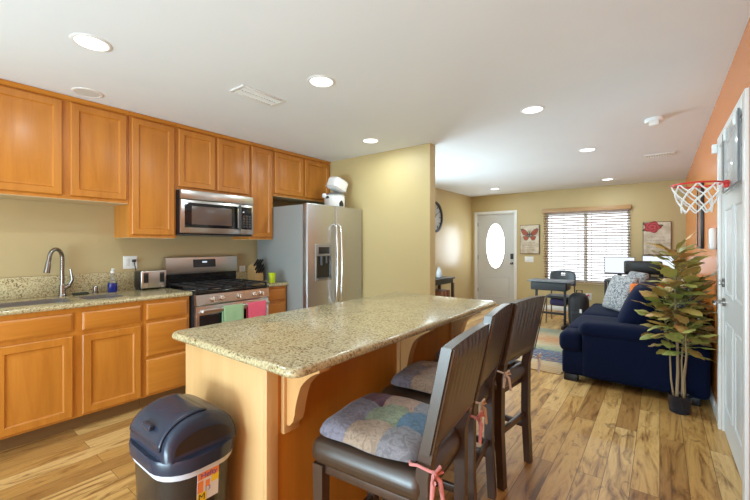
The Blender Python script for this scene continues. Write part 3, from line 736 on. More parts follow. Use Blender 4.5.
def cushion(label,at,ang,cells,tie_m,pads,ztop=SEAT,sc=1.0):
    t=thing('seat_cushion',label,'cushion')
    n=24; hx,hy=.208*sc,.205*sc; V=[];F=[];I=[]
    def hgt(u,v):
        e=max(0,1-abs(u)**6)*max(0,1-abs(v)**6)
        tuft=0
        for a in (-1/3,1/3):
            for b in (-1/3,1/3): tuft+=math.exp(-((u-a)**2+(v-b)**2)/.012)
        return .018+.046*e**.5-.020*tuft*e+.006*math.sin(5*u+2*v)*e
    for side in (1,0):
        for j in range(n+1):
            for i in range(n+1):
                u=-1+2*i/n; v=-1+2*j/n
                wob=1+.02*math.sin(7*v+1)*abs(u)**3
                z=hgt(u,v) if side else .008+.012*(max(abs(u),abs(v))**8)
                rc_=1-.10*abs(u)**4*abs(v)**4; V.append((u*hx*wob*rc_-.038,v*hy*rc_*(1+.02*math.sin(6*u)*abs(v)**3),ztop+.006+z))
    N=(n+1)**2
    for sd_ in (0,1):
        for j in range(n):
            for i in range(n):
                q=[sd_*N+j*(n+1)+i,sd_*N+j*(n+1)+i+1,sd_*N+(j+1)*(n+1)+i+1,sd_*N+(j+1)*(n+1)+i]; F.append(q[::-1] if sd_ else q)
                I.append(cells[min(2,j*3//n)][min(2,i*3//n)])
    for i in range(n):
        for (a,b) in (((0,i),(0,i+1)),((n,i),(n,i+1)),((i,0),(i+1,0)),((i,n),(i+1,n))):
            p=a[0]*(n+1)+a[1]; q=b[0]*(n+1)+b[1]; F.append((p,q,N+q,N+p)); I.append(5)
    mb=MB(); mb.add(V,F); mb.I=I
    mb.build('cushion_pad',[M['p_plum'],M['p_peach'],M['p_lav'],M['p_green'],M['p_blue'],M['p_grey'],M['p_tan']],t,ang=70)
    for sy in pads:
        tb=MB(); z=ztop+.012
        y=sy*.212; x=.20
        post=sy*.212
        tb.tube([(.145,sy*.175,z+.012),(.160,sy*.203,z+.02),(.185,post-sy*.004,z+.028),(.232,post-sy*.002,z+.024),(.250,post-sy*.012,z+.022)],.005,8)
        for (dx,dy,dz,r) in ((.0,sy*.02,-.04,.006),(.012,-sy*.02,-.065,.006)):
            tb.tube([(.244,post+sy*.006,z+.024),(.250+dx,post+sy*.010+dy*.6,z+.006),(.252+dx,post+sy*.008+dy*1.5,z+dz)],[.005,r+.002,r],8)
        for q in (-1,1):
            tb.tube([(.246,post+sy*.008,z+.024),(.258,post+sy*.008+q*.022,z+.040),(.262,post+sy*.008+q*.034,z+.022),(.246,post+sy*.008,z+.022)],[.004,.006,.006,.004],8)
        tb.build('tie_bow',tie_m,t)
    place(t,(at[0],at[1],0),math.radians(ang)); return t
# cells[row: near(-y) .. far(+y)][col: front(-x) .. back(+x)]
cushion('patchwork cushion of blue, green and peach squares on the near bar stool',(-.798,1.17),5.5,[[2,6,5],[2,3,4],[0,1,5]],M['tie_pink'],(-1,1))
cushion('mauve and tan patchwork cushion on the middle bar stool',(-.880,1.716),7,[[2,6,5],[5,1,0],[6,1,6]],M['tie_beige'],(-1,),SEAT,.93)
cushion('patchwork cushion with white ties on the far bar stool',(-.866,2.215),-7,[[5,2,6],[1,3,4],[6,0,2]],M['tie_white'],(-1,1))

# ------------------------------------------------------------------ trash bin
bcx,bcy,brz=-1.486,.688,.580
tbn=thing('trash_bin','dark plastic swing-lid trash bin standing before the island end','trash bin',(bcx,bcy,0))
def rrect(hx,hy,rc,z,n=6):
    out=[]
    for (sx,sy,a0) in ((1,-1,-PI/2),(1,1,0),(-1,1,PI/2),(-1,-1,PI)):
        for k in range(n+1):
            a=a0+PI/2*k/n; out.append((bcx+sx*(hx-rc)+rc*math.cos(a),bcy+sy*(hy-rc)+rc*math.sin(a),z))
    return out
def loft(mb,rings,cap=True):
    n=len(rings[0]); V=[p for a in rings for p in a]; F=[]
    for i in range(len(rings)-1):
        for k in range(n): F.append((i*n+k,i*n+(k+1)%n,(i+1)*n+(k+1)%n,(i+1)*n+k))
    if cap: F+=[list(range(n))[::-1],[(len(rings)-1)*n+i for i in range(n)]]
    mb.add(V,F); return mb
HX,HY=.196,.150
loft(MB(),[rrect(HX-.052,HY-.036,.08,.0),rrect(HX-.045,HY-.030,.085,.02),rrect(HX-.016,HY-.014,.105,.48),rrect(HX-.012,HY-.012,.105,.535)]).build('bin_body',M['bin'],tbn)
loft(MB(),[rrect(HX-.009,HY-.009,.105,.508),rrect(HX-.006,HY-.006,.105,.522),rrect(HX-.008,HY-.008,.105,.537)],False).build('bin_liner',M['bag'],tbn)
loft(MB(),[rrect(HX-.004,HY-.004,.115,.528),rrect(HX+.002,HY+.002,.12,.532),rrect(HX+.005,HY+.005,.122,brz-.008),rrect(HX+.002,HY+.002,.12,brz),rrect(HX-.012,HY-.010,.11,brz+.001)]).build('lid_rim',M['bin_lid'],tbn)
# domed lid: arch profile along y, rounded at both ends
dm=MB(); nx,na=24,20; V=[];F=[]
def arch(a): # a 0..1 front to back
    q=PI*a; return -math.cos(q)*(HY-.012), .125*max(0,math.sin(q))**.70
def dome(u,a):
    e=max(0,1-abs(u)**7)**.5; y,z=arch(a)
    return Vector((bcx+u*(HX-.024)*(1-.08*(z/.125)),bcy+y*(.86+.14*e),brz-.002+z*(.62+.38*e)))
for i in range(nx+1):
    u=-1+2*i/nx
    for j in range(na+1): V.append(dome(u,j/na))
for i in range(nx):
    for j in range(na): F.append((i*(na+1)+j,(i+1)*(na+1)+j,(i+1)*(na+1)+j+1,i*(na+1)+j+1))
for i in (0,nx): F.append([i*(na+1)+j for j in range(na+1)])
dm.add(V,F); dmo=dm.build('lid_dome',M['bin_lid'],tbn,ang=45)
for sg in (-1,1):   # dark recessed half-moon in each end of the dome
    ec=MB(); n=20; P_=[dome(sg*1.0,0.03+.94*k/n) for k in range(n+1)]
    cxm=sum(p.x for p in P_)/len(P_); cym=sum(p.y for p in P_)/len(P_)
    Q=[Vector((p.x+sg*.0012,cym+(p.y-cym)*.92,brz+.004+(p.z-brz)*.90)) for p in P_]
    Q2=[Vector((p.x-sg*.02,p.y,p.z)) for p in Q]
    ec.add(Q+Q2,[list(range(n+1)),list(range(n+1,2*n+2))]+[(k,(k+1)%(n+1),n+1+(k+1)%(n+1),n+1+k) for k in range(n+1)])
    ec.build('dome_end',M['bin'],dmo,ang=30)
# swing flap lies on the front of the dome
fl=MB(); V=[];F=[]; nx2,na2=18,12
for i in range(nx2+1):
    u=-.84+1.60*i/nx2
    for j in range(na2+1):
        a=.05+.52*j/na2; p=dome(u,a); nrm=Vector((0,(p.y-bcy)*.9,(p.z-brz)*.7+.02)).normalized()*.006
        V.append(p+nrm)
for i in range(nx2):
    for j in range(na2): F.append((i*(na2+1)+j,(i+1)*(na2+1)+j,(i+1)*(na2+1)+j+1,i*(na2+1)+j+1))
fl.add(V,F); fo=fl.build('swing_flap',M['bin_lid'],tbn,ang=60); sm=fo.modifiers.new('thick','SOLIDIFY'); sm.thickness=.005; sm.offset=-1
y,z=arch(.17); 
MB().puff((bcx+.01,bcy+y-.012,brz+z+.008),(.035,.010,.010),.006).build('flap_grip',M['bin_lid'],fo)
# printed sticker on the side towards the stools
def side(a,z,h): # point on the tapered +x side
    f=(z-.02)/.46; hx=HX-.045+(.029)*min(1,f)+(.004*max(0,(z-.48)/.055)); return (bcx+hx+h,bcy+a,z)
M['stk']=mat('sticker_white',(.72,.70,.70),.35); M['stk_o']=mat('sticker_orange',(.85,.26,.08),.35); M['stk_y']=mat('sticker_yellow',(.85,.60,.03),.35); M['stk_b']=mat('sticker_blue',(.03,.07,.40),.4)
sk_=MB(); sa0,sa1,sz0,sz1=-.034,.046,.398,.506
sk_.m=0; sk_.add([side(a,z,.0012) for a,z in ((sa0,sz0),(sa1,sz0),(sa1,sz1),(sa0,sz1))]+[side(a,z,-.002) for a,z in ((sa0,sz0),(sa1,sz0),(sa1,sz1),(sa0,sz1))],[(0,1,2,3),(0,4,5,1),(1,5,6,2),(2,6,7,3),(3,7,4,0)])
def patch(a0,a1,z0,z1,mi,h=.0018):
    sk_.m=mi; sk_.add([side(a,z,h) for a,z in ((a0,z0),(a1,z0),(a1,z1),(a0,z1))],[(0,1,2,3)])
patch(sa0,sa0+.022,sz0+.035,sz1-.03,1); patch(sa0,sa1,sz1-.026,sz1,1,.0016); patch(sa0+.052,sa1,sz1-.052,sz1-.026,2); patch(sa0+.03,sa0+.046,sz1-.06,sz1-.035,1,.0017)
patch(sa0,sa0+.034,sz0,sz0+.034,2)
stko=sk_.build('sticker',[M['stk'],M['stk_o'],M['stk_y']],tbn,smooth=False)
def text(body,size,m,parent,mapf,name):
    cu=bpy.data.curves.new(name,'FONT'); cu.body=body; cu.size=size; cu.align_x='CENTER'; cu.align_y='CENTER'
    o=bpy.data.objects.new(name,cu); C.objects.link(o)
    dg=bpy.context.evaluated_depsgraph_get(); me=bpy.data.meshes.new_from_object(o.evaluated_get(dg))
    bpy.data.objects.remove(o); bpy.data.curves.remove(cu)
    mb=MB(); mb.add([mapf(v.co.x,v.co.y) for v in me.vertices],[list(p.vertices) for p in me.polygons]); bpy.data.meshes.remove(me)
    return mb.build(name,m,parent,smooth=False)
text('Hefty',.028,M['stk_b'],stko,lambda x,y:side(.008+x,sz1-.014+y,.0026),'brand_lettering')
text('M',.034,M['black'],stko,lambda x,y:side(sa0+.017+x,sz0+.017+y,.0026),'size_lettering')
text('13',.024,M['stk_b'],stko,lambda x,y:side(sa0+.038+x,sz0+.040+y,.0026),'number_lettering')

# ------------------------------------------------------------------ ceiling fittings
rl0=None
LIT=[(-2.50,.66,'recessed ceiling light nearest the camera, above the sink aisle'),(-1.84,1.78,'recessed ceiling light over the kitchen island, beside the long air vent'),
 (-.835,3.22,'recessed ceiling light between island and smoke detector, over the walkway'),(-2.46,3.11,'recessed ceiling light in front of the refrigerator'),
 (-.675,4.97,'recessed ceiling light over the sofa, nearer than the window row'),(-2.55,4.80,'recessed ceiling light just past the end of the partition wall'),
 (-2.60,7.28,'recessed ceiling light before the white front door'),(-.705,7.41,'recessed ceiling light close to the blinds window')]
def can(label,x,y,lit):
    t=thing('recessed_light',label,'ceiling light',(x,y,CEIL),'recessed ceiling lights')
    MB().lathe([(.096,-.0005),(.095,-.003),(.088,-.006),(.079,-.006),(.0765,-.003),(.0765,-.0005)],(x,y,CEIL),32).build('trim_ring',M['white'],t)
    MB().lathe([(.0765,-.0015),(.0765,-.004),(.002,-.0045)],(x,y,CEIL),32).build('lens',M['lamp'] if lit else mat('unlit_lens',(.68,.70,.68),.5),t)
    if lit:
        d=bpy.data.lights.new('lamp','AREA'); d.shape='DISK'; d.size=.14; d.energy=CAN_W; d.color=(.80,.95,1.0)
        o=bpy.data.objects.new('lamp',d); C.objects.link(o); o.parent=t; o.location=(0,0,-.012)
for x,y,lb in LIT: can(lb,x,y,True)
can('unlit recessed ceiling light close to the cabinets above the sink',-3.34,.86,False)
def vent(label,cx,cy,lx,ly,n):
    t=thing('ceiling_vent',label,'air vent',(cx,cy,CEIL),'ceiling vents')
    MB().box(cx-lx/2,cx+lx/2,cy-ly/2,cy+ly/2,CEIL-.003,CEIL-.0005).build('backing',mat('vent_shadow_grey',(.66,.66,.65),.7),t)
    f=MB(); e=.022
    for (a,b,c,d) in ((-lx/2,lx/2,-ly/2,-ly/2+e),(-lx/2,lx/2,ly/2-e,ly/2),(-lx/2,-lx/2+e,-ly/2+e,ly/2-e),(lx/2-e,lx/2,-ly/2+e,ly/2-e)): f.box(cx+a,cx+b,cy+c,cy+d,CEIL-.010,CEIL-.0005,.002)
    f.build('frame',M['white'],t); s=MB()
    for k in range(n):
        if lx<ly:
            y=cy-ly/2+e+(ly-2*e)*(k+.5)/n; p=(ly-2*e)/n*.36; s.prism([(y-p,CEIL-.004),(y-p+.002,CEIL-.003),(y+p,CEIL-.009),(y+p-.002,CEIL-.010)],'x',cx-lx/2+e,cx+lx/2-e)
        else:
            x=cx-lx/2+e+(lx-2*e)*(k+.5)/n; p=(lx-2*e)/n*.36; s.prism([(x-p,CEIL-.004),(x-p+.002,CEIL-.003),(x+p,CEIL-.009),(x+p-.002,CEIL-.010)],'y',cy-ly/2+e,cy+ly/2-e)
    s.box(cx-.004,cx+.004,cy-ly/2+e,cy+ly/2-e,CEIL-.0095,CEIL-.004) if lx<ly else None
    s.m=0; s.build('louvers',M['white'],t)
vent('long white louvered air vent in the ceiling above the kitchen aisle',-2.39,1.66,.17,.37,14)
vent('small white air vent in the ceiling near the orange wall',.0,5.8,.30,.20,10)
sd_=thing('smoke_detector','white smoke detector with sensor box on the ceiling over the sofa end','smoke detector',(-.04,4.12,CEIL))
MB().lathe([(.07,-.0005),(.07,-.018),(.062,-.030),(.002,-.034)],(-.04,4.12,CEIL),28).build('detector_base',M['plastic_w'],sd_)
MB().box(-.075,-.005,4.04,4.10,CEIL-.075,CEIL-.028,.008).build('sensor_box',M['plastic_w'],sd_)

# ------------------------------------------------------------------ right wall: hoop, chime, art, outlet
hp=thing('basketball_hoop','mini basketball hoop with clear backboard hung on the white door','basketball hoop',(XR-.02,2.95,1.69))
M['acryl']=mat('acrylic_board',(.72,.75,.77),.12,0,Alpha=.45)
bxX=XR-.022
M['red']=mat('red_enamel',(.70,.030,.025),.3)
MB().box(bxX-.004,bxX,2.70,3.28,1.665,2.045,.001).build('backboard',M['acryl'],hp)
e=MB()
for (a,b,c,d) in ((2.695,3.285,1.660,1.666),(2.695,2.700,1.666,2.045),(3.280,3.285,1.666,2.045)): e.box(bxX-.007,bxX+.002,a,b,c,d)
e.build('board_edging',mat('grey_edging',(.16,.16,.17),.4),hp)
for y in (2.80,3.18): MB().box(bxX-.012,bxX,y-.02,y+.02,1.98,2.05,.004).box(bxX-.006,XR+.006,y-.02,y+.02,2.045,2.05).build('door_hook',M['plastic_w'],hp)
MB().puff((bxX-.020,2.985,1.685),(.013,.034,.022),.010).build('rim_mount',M['red'],hp)
rcx,rcy,rz,rr=.175,2.95,1.690,.118
ring_=[(rcx+rr*math.cos(2*PI*k/40),rcy+rr*math.sin(2*PI*k/40),rz) for k in range(41)]
rm=MB().tube(ring_,.0055,10).tube([(rcx+rr,rcy,rz),(bxX-.012,rcy,rz)],.007,10).tube([(rcx+rr*.9,rcy+.05,rz),(bxX-.012,rcy+.06,rz-.004)],.004,8).tube([(rcx+rr*.9,rcy-.05,rz),(bxX-.012,rcy-.04,rz-.004)],.004,8).build('rim',M['red'],hp)
sp=MB().tube([(rcx+rr+.016+.006*math.cos(k*1.3),rcy+.0+.006*math.sin(k*1.3),rz+.010) if 0 else (rcx+rr+.004+k*.0022,rcy+.03+.008*math.cos(k*1.5),rz+.008*math.sin(k*1.5)) for k in range(18)],.0018,6).build('rim_spring',M['chrome'],rm)
nt=MB(); N=8; lv=[(0,1.0,0),(.045,.92,.5),(.09,.78,0),(.13,.64,.5),(.168,.58,0)]
def npt(k,l):
    dz,f,o=lv[l]; a=2*PI*(k+o)/N; return (rcx+rr*f*math.cos(a),rcy+rr*f*math.sin(a),rz-dz)
def sag(p,q):
    p,q=Vector(p),Vector(q); m=(p+q)/2; m.z-=.004; return [p,m,q]
for k in range(N):
    nt.tube(sag(npt(k,0),npt(k,1)),.0042,6); nt.tube(sag(npt(k,0),npt(k-1,1)),.0042,6)
    nt.tube(sag(npt(k,1),npt(k,2)),.0042,6); nt.tube(sag(npt(k,1),npt(k+1,2)),.0042,6)
    nt.tube(sag(npt(k,2),npt(k,3)),.0042,6); nt.tube(sag(npt(k,2),npt(k-1,3)),.0042,6)
    nt.tube(sag(npt(k,3),npt(k,4)),.0040,6); nt.tube(sag(npt(k,3),npt(k+1,4)),.0040,6)
nt.build('net',mat('white_net_cord',(.82,.80,.77),.7),hp)
dc=tag(MB().box(XR-.050,XR-.0185,RY1+.02,RY1+.06,1.995,2.06,.006).build('door_sensor',M['plastic_w']),'small white contact sensor on the top corner of the white door frame','sensor')
ch=thing('door_chime','white oval door chime on the orange wall beside the white door','door chime',(XR,3.93,1.375))
MB().puff((XR-.021,3.93,1.375),(.020,.068,.086),.019).build('cover',M['plastic_w'],ch)
MB().box(XR-.0425,XR-.0405,3.90,3.96,1.30,1.305).box(XR-.0425,XR-.0405,3.90,3.96,1.312,1.317).box(XR-.0425,XR-.0405,3.90,3.96,1.324,1.329).build('grille',mat('chime_grille',(.45,.45,.45),.5),ch)
pc=thing('wall_picture','dark narrow framed picture with orange tones on the orange wall','picture',(XR,5.15,1.62))
m=mat('dark_orange_print',(.1,.05,.03),.3); t=NT(m); nn=t.noise(t.coord((1,6,3)),2.2,5,.6,1.2); t.col(t.ramp(nn,[(.34,(.02,.02,.045)),(.46,(.12,.045,.025)),(.56,(.60,.18,.04)),(.70,(.05,.06,.13))]))
MB().box(XR-.020,XR-.002,4.94,5.37,1.31,1.94).build('print',m,pc)
f=MB()
for (a,b,c,d) in ((4.92,4.945,1.29,1.96),(5.365,5.39,1.29,1.96),(4.945,5.365,1.29,1.315),(4.945,5.365,1.935,1.96)): f.box(XR-.028,XR-.001,a,b,c,d,.003)
f.build('frame',M['black'],pc)
o2=outlet('white outlet with a plug-in air freshener low on the orange wall',lambda a,b,h:(XR-h,4.62+a,.30+b),.075,.12,1)
MB().puff((XR-.035,4.62,.325),(.026,.032,.035),.014).puff((XR-.046,4.62,.372),(.016,.022,.022),.010).build('air_freshener',M['plastic_w'],o2)

# ------------------------------------------------------------------ sofa
sf=thing('sofa','navy blue velvet sofa with loose back cushions along the orange wall','sofa',(-.2,5.1,0))
sy0,sy1,sx0,sx1=3.98,6.32,-.78,.325
MB().box(sx0+.012,sx1-.02,sy0+.03,sy1-.03,.065,.30,.03,3).build('base',M['navy'],sf)
for i,(a,b) in enumerate(((sy0+.015,(sy0+sy1)/2-.002),((sy0+sy1)/2+.002,sy1-.015))):
    # T-shaped seat cushion: front part runs past the arm
    ya,yb=(sy0+.26,b) if i==0 else (a,sy1-.26)
    c=MB().puff(((sx0+.06)/2-.02,(ya+yb)/2,.385),((-sx0+.02)/2,(yb-ya)/2,.095),.055,(.012,.006,.022))
    fa_=(sy0+.012,ya+.05) if i==0 else (yb-.05,sy1-.012)
    c.puff((sx0+.085,(fa_[0]+fa_[1])/2,.378),(.092,(fa_[1]-fa_[0])/2,.092),.055,(.012,0,.01))
    c.build('seat_cushion',M['navy'],sf)
for s_ in (0,1):
    y0=sy0 if s_==0 else sy1-.25; y1=y0+.25
    a=MB().puff(((sx0+.19+sx1)/2,(y0+y1)/2,.31),((sx1-sx0-.19)/2,.125,.245),.04,(0,.004,.0))
    a.puff(((sx0+.165+sx1)/2,(y0+y1)/2,.515),((sx1-sx0-.165)/2,.140,.068),.062,(.01,.0,.01))
    a.build('arm',M['navy'],sf)
MB().puff((.21,(sy0+sy1)/2,.46),(.11,(sy1-sy0)/2-.05,.37),.08,(.0,0,.01)).build('back',M['navy'],sf)
for i,(a,b) in enumerate(((sy0+.27,5.12),(5.44,sy1-.26))):
    c=MB(); c.M=Matrix.Translation((-.150 if i==0 else .005,(a+b)/2,.685))@Matrix.Rotation(math.radians(24),4,'Y')
    c.puff((0,0,0),(.115 if i==0 else .07,(b-a)/2-.008,.235),.085 if i==0 else .055,(.035,.01,.015)); c.build('back_cushion',M['navy'],sf)
for (x,y) in ((sx0+.09,sy0+.09),(sx1-.12,sy0+.09),(sx0+.09,sy1-.09),(sx1-.12,sy1-.09)):
    MB().box(x-.06,x+.06,y-.05,y+.05,0,.068,.006).build('foot',mat('sofa_foot_black',(.012,.012,.016),.4),sf)
def pillow(label,x,y,z,half,ry,rz,m,th=.055):
    p=MB(); p.M=Matrix.Translation((x,y,z))@Matrix.Rotation(rz,4,'Z')@Matrix.Rotation(ry,4,'Y')
    p.puff((0,0,0),(.028,half,half),.026,(th,0.0,0.0),n=8); return tag(p.build('throw_pillow',m,ang=70),label,'pillow','throw pillows on the sofa')
m=mat('grey_damask',(.5,.5,.5),.85); t=NT(m); n_=t.noise(t.coord(),30,2,.5,2.2); t.col(t.ramp(n_,[(.44,(.12,.13,.15)),(.52,(.42,.42,.42))]))
pillow('grey patterned throw pillow, front one of the pair on the sofa',-.395,5.52,.725,.225,.34,.62,m)
pillow('grey patterned throw pillow leaning behind its twin on the sofa',-.27,5.86,.765,.22,.32,.42,m)
pillow('orange throw pillow between the navy sofa cushions',-.12,5.28,.715,.165,.10,-1.25,fabric('orange_cloth',(.80,.20,.03)),.05)

# rug
m=mat('rug_pattern',(.5,.4,.3),.95); t=NT(m)
tc=t.n('TexCoord'); sx=t.n('SeparateXYZ'); t.l(tc.outputs['Object'],sx.inputs[0])
w1=t.noise(t.coord((3,3,1)),1.5,4,.6,1.5)
yy=t.math('ADD',sx.outputs['Y'],t.math('MULTIPLY',t.math('SUBTRACT',w1,.5),.35))
fac=t.math('DIVIDE',t.math('SUBTRACT',yy,4.15),2.25)
cb_=t.ramp(fac,[(0,(.46,.26,.10)),(.08,(.50,.30,.14)),(.15,(.50,.36,.20)),(.18,(.02,.045,.13)),(.36,(.035,.075,.17)),(.40,(.22,.29,.17)),(.48,(.46,.38,.23)),(.62,(.50,.20,.06)),(.75,(.44,.33,.18)),(.88,(.20,.27,.20)),(1,(.42,.31,.16))])
wv=t.n('TexWave',wave_type='RINGS'); wv.inputs['Scale'].default_value=2.6; wv.inputs['Distortion'].default_value=5; wv.inputs['Detail'].default_value=2; t.l(t.coord((1.4,2.0,1)),wv.inputs['Vector'])
cb_=t.mix(t.ramp(wv.outputs['Fac'],[(.72,(0,0,0)),(.82,(.6,.6,.6))]),cb_,(.50,.45,.33))
w2=t.noise(t.coord((6,6,1)),1.4,3,.5,2.5); cb_=t.mix(t.ramp(w2,[(.60,(0,0,0)),(.64,(.6,.6,.6))]),cb_,(.50,.19,.05))
t.col(cb_); t.bump(t.noise(t.coord(),300,2),.4,.004)
tag(MB().box(-1.68,-.80,4.13,6.30,.0005,.010,.004).build('area_rug',m),'multicolour area rug with orange, cream and blue swirls beside the sofa','rug')

# ------------------------------------------------------------------ plant
px,py=.125,3.80
pt=thing('potted_plant','tall croton plant with green and orange leaves in a small black pot','plant',(px,py,0))
MB().lathe([(.060,0),(.066,.004),(.078,.135),(.081,.14),(.073,.138),(.068,.12),(.004,.118)],(px,py,.0)).build('pot',mat('black_pot',(.010,.013,.022),.25),pt)
m=mat('croton_leaf',(.2,.3,.05),.42); t=NT(m); gg=t.n('NewGeometry')
cc=t.ramp(gg.outputs['Random Per Island'],[(0,(.16,.22,.05)),(.25,(.28,.32,.07)),(.45,(.46,.42,.11)),(.58,(.56,.30,.08)),(.72,(.20,.11,.045)),(.86,(.50,.19,.06)),(1,(.36,.37,.11))])
nv=t.noise(t.coord(),34,3,.6,1); cc=t.mix(t.ramp(nv,[(.45,(0,0,0)),(.62,(.75,.75,.75))]),cc,(.44,.38,.10)); t.col(cc)
stems=[]
rnd=random.Random(11)
bark=wood_mat('stem_bark',(.40,.28,.15),(.24,.15,.07),'z',.7)
for (dx,dy,top,tx,ty,r) in ((-.012,-.01,1.29,-.02,-.02,.011),(.030,.012,1.02,.05,.03,.008),(-.040,.012,.86,-.06,.06,.007),(.012,.038,.94,.03,.10,.007),(.02,-.035,.70,.02,-.09,.006)):
    P_=[(px+dx+(tx)*(k/6)**1.2+.006*math.sin(k*1.7+dx*90),py+dy+ty*(k/6)**1.2,.118+(top-.118)*k/6) for k in range(7)]
    MB().tube(P_,[r*(1-.45*k/6) for k in range(7)],8).build('stem',bark,pt); stems.append(P_)
lf=MB()
def leaf(base,az,el,L,Wd,droop):
    n=7; V=[];F=[]; p=Vector(base); a=el
    side_=Vector((-math.sin(az),math.cos(az),0)); roll=rnd.uniform(-.5,.5)
    for k in range(n+1):
        f=k/n
        w_=Wd*(math.sin(PI*min(1,f*.95+.04))**.75)
        d=Vector((math.cos(az)*math.cos(a),math.sin(az)*math.cos(a),math.sin(a)))
        up=side_.cross(d); sd=(side_*math.cos(roll)+up*math.sin(roll))
        wav=.12*math.sin(k*1.9+az*3)
        V+= [p-sd*w_+up*(w_*(.16+wav)),p.copy(),p+sd*w_+up*(w_*(.16-wav))]
        p=p+d*(L/n); a-=droop/n
    for k in range(n):
        for j in (0,1): F.append((k*3+j,k*3+j+1,(k+1)*3+j+1,(k+1)*3+j))
    for v in V:
        v.x=min(v.x,XR-.012)
        if v.z<.96: v.y=min(v.y,3.962)
    lf.add(V,F)
def petiole(b,az,el,L):
    q=(b[0]+L*math.cos(az)*math.cos(el),b[1]+L*math.sin(az)*math.cos(el),b[2]+L*math.sin(el)); return q
tiers=[(0,1.27,.60,76),(1,1.04,.60,38),(2,.88,.50,34),(3,.98,.56,32),(4,.70,.46,16)]
pe=MB()
for si,top,lo,cnt in tiers:
    P_=stems[si]
    for i in range(cnt):
        f=(i+rnd.random())/cnt; z=max(lo,top-(top-lo)*f)
        k=min(5.999,(z-.118)/(P_[6][2]-.118)*6); k0=int(k); b=[P_[k0][q]+(P_[k0+1][q]-P_[k0][q])*(k-k0) for q in range(3)]
        az=i*2.399+si+rnd.uniform(-.3,.3)
        el=.95-.75*f+rnd.uniform(-.2,.2)
        q=petiole(b,az,el,rnd.uniform(.03,.08)); q=(min(q[0],XR-.02),q[1],q[2])
        pe.tube([b,q],.0022,5)
        leaf(q,az,el-.1,rnd.uniform(.12,.20),rnd.uniform(.034,.052),rnd.uniform(.3,.95))
lf.m=1; lf.add(pe.V,pe.F)
lo_=lf.build('foliage',[m,mat('leaf_stalk_green',(.25,.27,.08),.6)],pt,ang=80)

# ------------------------------------------------------------------ far wall: blinds, signs, switch
bl=thing('window_blind','wooden slat blind with wood valance, over the far window','blind',((WX0+WX1)/2,YF,WZ1))
vw=wood_mat('blind_valance_wood',(.50,.29,.12),(.38,.20,.075),'x')
MB().box(WX0-.045,WX1+.02,YF-.075,YF-.004,WZ1-.005,WZ1+.075,.006).build('valance',vw,bl)
slat=wood_mat('blind_slat_wood',(.36,.22,.13),(.28,.16,.09),'x',.5)
s=MB(); nsl=27
for k in range(nsl):
    z=WZ0+.055+(WZ1-WZ0-.075)*k/(nsl-1)
    for (a,b) in ((WX0-.02,-1.165),(-1.145,WX1+.005)):
        s.M=Matrix.Translation(((a+b)/2,YF-.038,z))@Matrix.Rotation(math.radians(-21),4,'X'); s.box(-(b-a)/2,(b-a)/2,-.025,.025,-.0018,.0018)
s.M=Matrix.Identity(4); so=s.build('slats',slat,bl,smooth=False)
MB().box(WX0-.02,-1.165,YF-.062,YF-.014,WZ0+.015,WZ0+.032,.003).box(-1.145,WX1+.005,YF-.062,YF-.014,WZ0+.015,WZ0+.032,.003).build('bottom_rail',vw,bl)
cd=MB()
for x in (-1.75,-1.52,-1.27,-1.04,-.80,-.55): cd.cyl((x,YF-.064,WZ0+.02),(x,YF-.064,WZ1),.0022,seg=6); cd.cyl((x,YF-.012,WZ0+.02),(x,YF-.012,WZ1),.0022,seg=6)
cd.build('ladder_cords',mat('cord_tan',(.45,.38,.30),.8),bl)

M['canvas']=mat('aged_canvas',(.62,.54,.42),.7); t=NT(M['canvas']); n_=t.noise(t.coord((1,1,1)),9,4); t.col(t.ramp(n_,[(.35,(.50,.41,.29)),(.6,(.70,.62,.50))]))
M['signedge']=mat('sign_edge_wood',(.12,.065,.035),.6)
M['monarch']=mat('butterfly_orange',(.48,.085,.03),.5); M['inkbrown']=mat('ink_brown',(.22,.15,.10),.7)
def blob(mb,pts,y):  mb.add([(a,y,b) for a,b in pts]+[(a,y+.001,b) for a,b in pts],[list(range(len(pts)))]+[(k,(k+1)%len(pts),len(pts)+(k+1)%len(pts),len(pts)+k) for k in range(len(pts))])
def squiggle(mb,x0,x1,z,y,amp,seed):
    n=int((x1-x0)/.008); r_=random.Random(seed)
    mb.tube([(x0+(x1-x0)*k/n,y,z+amp*math.sin(k*1.4)*r_.uniform(.4,1)) for k in range(n+1)],.0022,5)
bs=thing('butterfly_sign','canvas wall sign with an orange butterfly, right of the front door','sign',(-2.18,YF,1.45))
MB().box(-2.375,-1.985,YF-.030,YF-.003,1.145,1.755,.003).build('board',M['signedge'],bs)
MB().box(-2.365,-1.995,YF-.032,YF-.0295,1.155,1.745).build('canvas_face',M['canvas'],bs)
bf=MB(); bk=MB(); cx,cz=-2.18,1.555
for s_ in (-1,1):
    up_=[(0.01,-.02),(.03,.04),(.09,.10),(.155,.125),(.178,.105),(.165,.05),(.13,-.01),(.07,-.035)]
    dn=[(0.01,-.03),(.07,-.04),(.12,-.035),(.128,-.075),(.095,-.125),(.05,-.13),(.02,-.09)]
    for q in (up_,dn):
        mx_=sum(a for a,b in q)/len(q); mz_=sum(b for a,b in q)/len(q)
        blob(bk,[(cx+s_*a,cz+b) for a,b in q],YF-.0335)
        blob(bf,[(cx+s_*(mx_+(a-mx_)*.80),cz+mz_+(b-mz_)*.78) for a,b in q],YF-.0345)
    for (q0,q1) in (((.02,-.01),(.15,.09)),((.02,-.015),(.14,.04)),((.03,-.05),(.10,-.10))):
        bk.tube([(cx+s_*q0[0],YF-.035,cz+q0[1]),(cx+s_*q1[0],YF-.035,cz+q1[1])],.0035,5)
    bk.tube([(cx,YF-.035,cz+.04),(cx+s_*.03,YF-.035,cz+.09)],.002,5)
bk.tube([(cx,YF-.036,cz-.07),(cx,YF-.036,cz),(cx,YF-.036,cz+.045)],[.004,.009,.006],8)
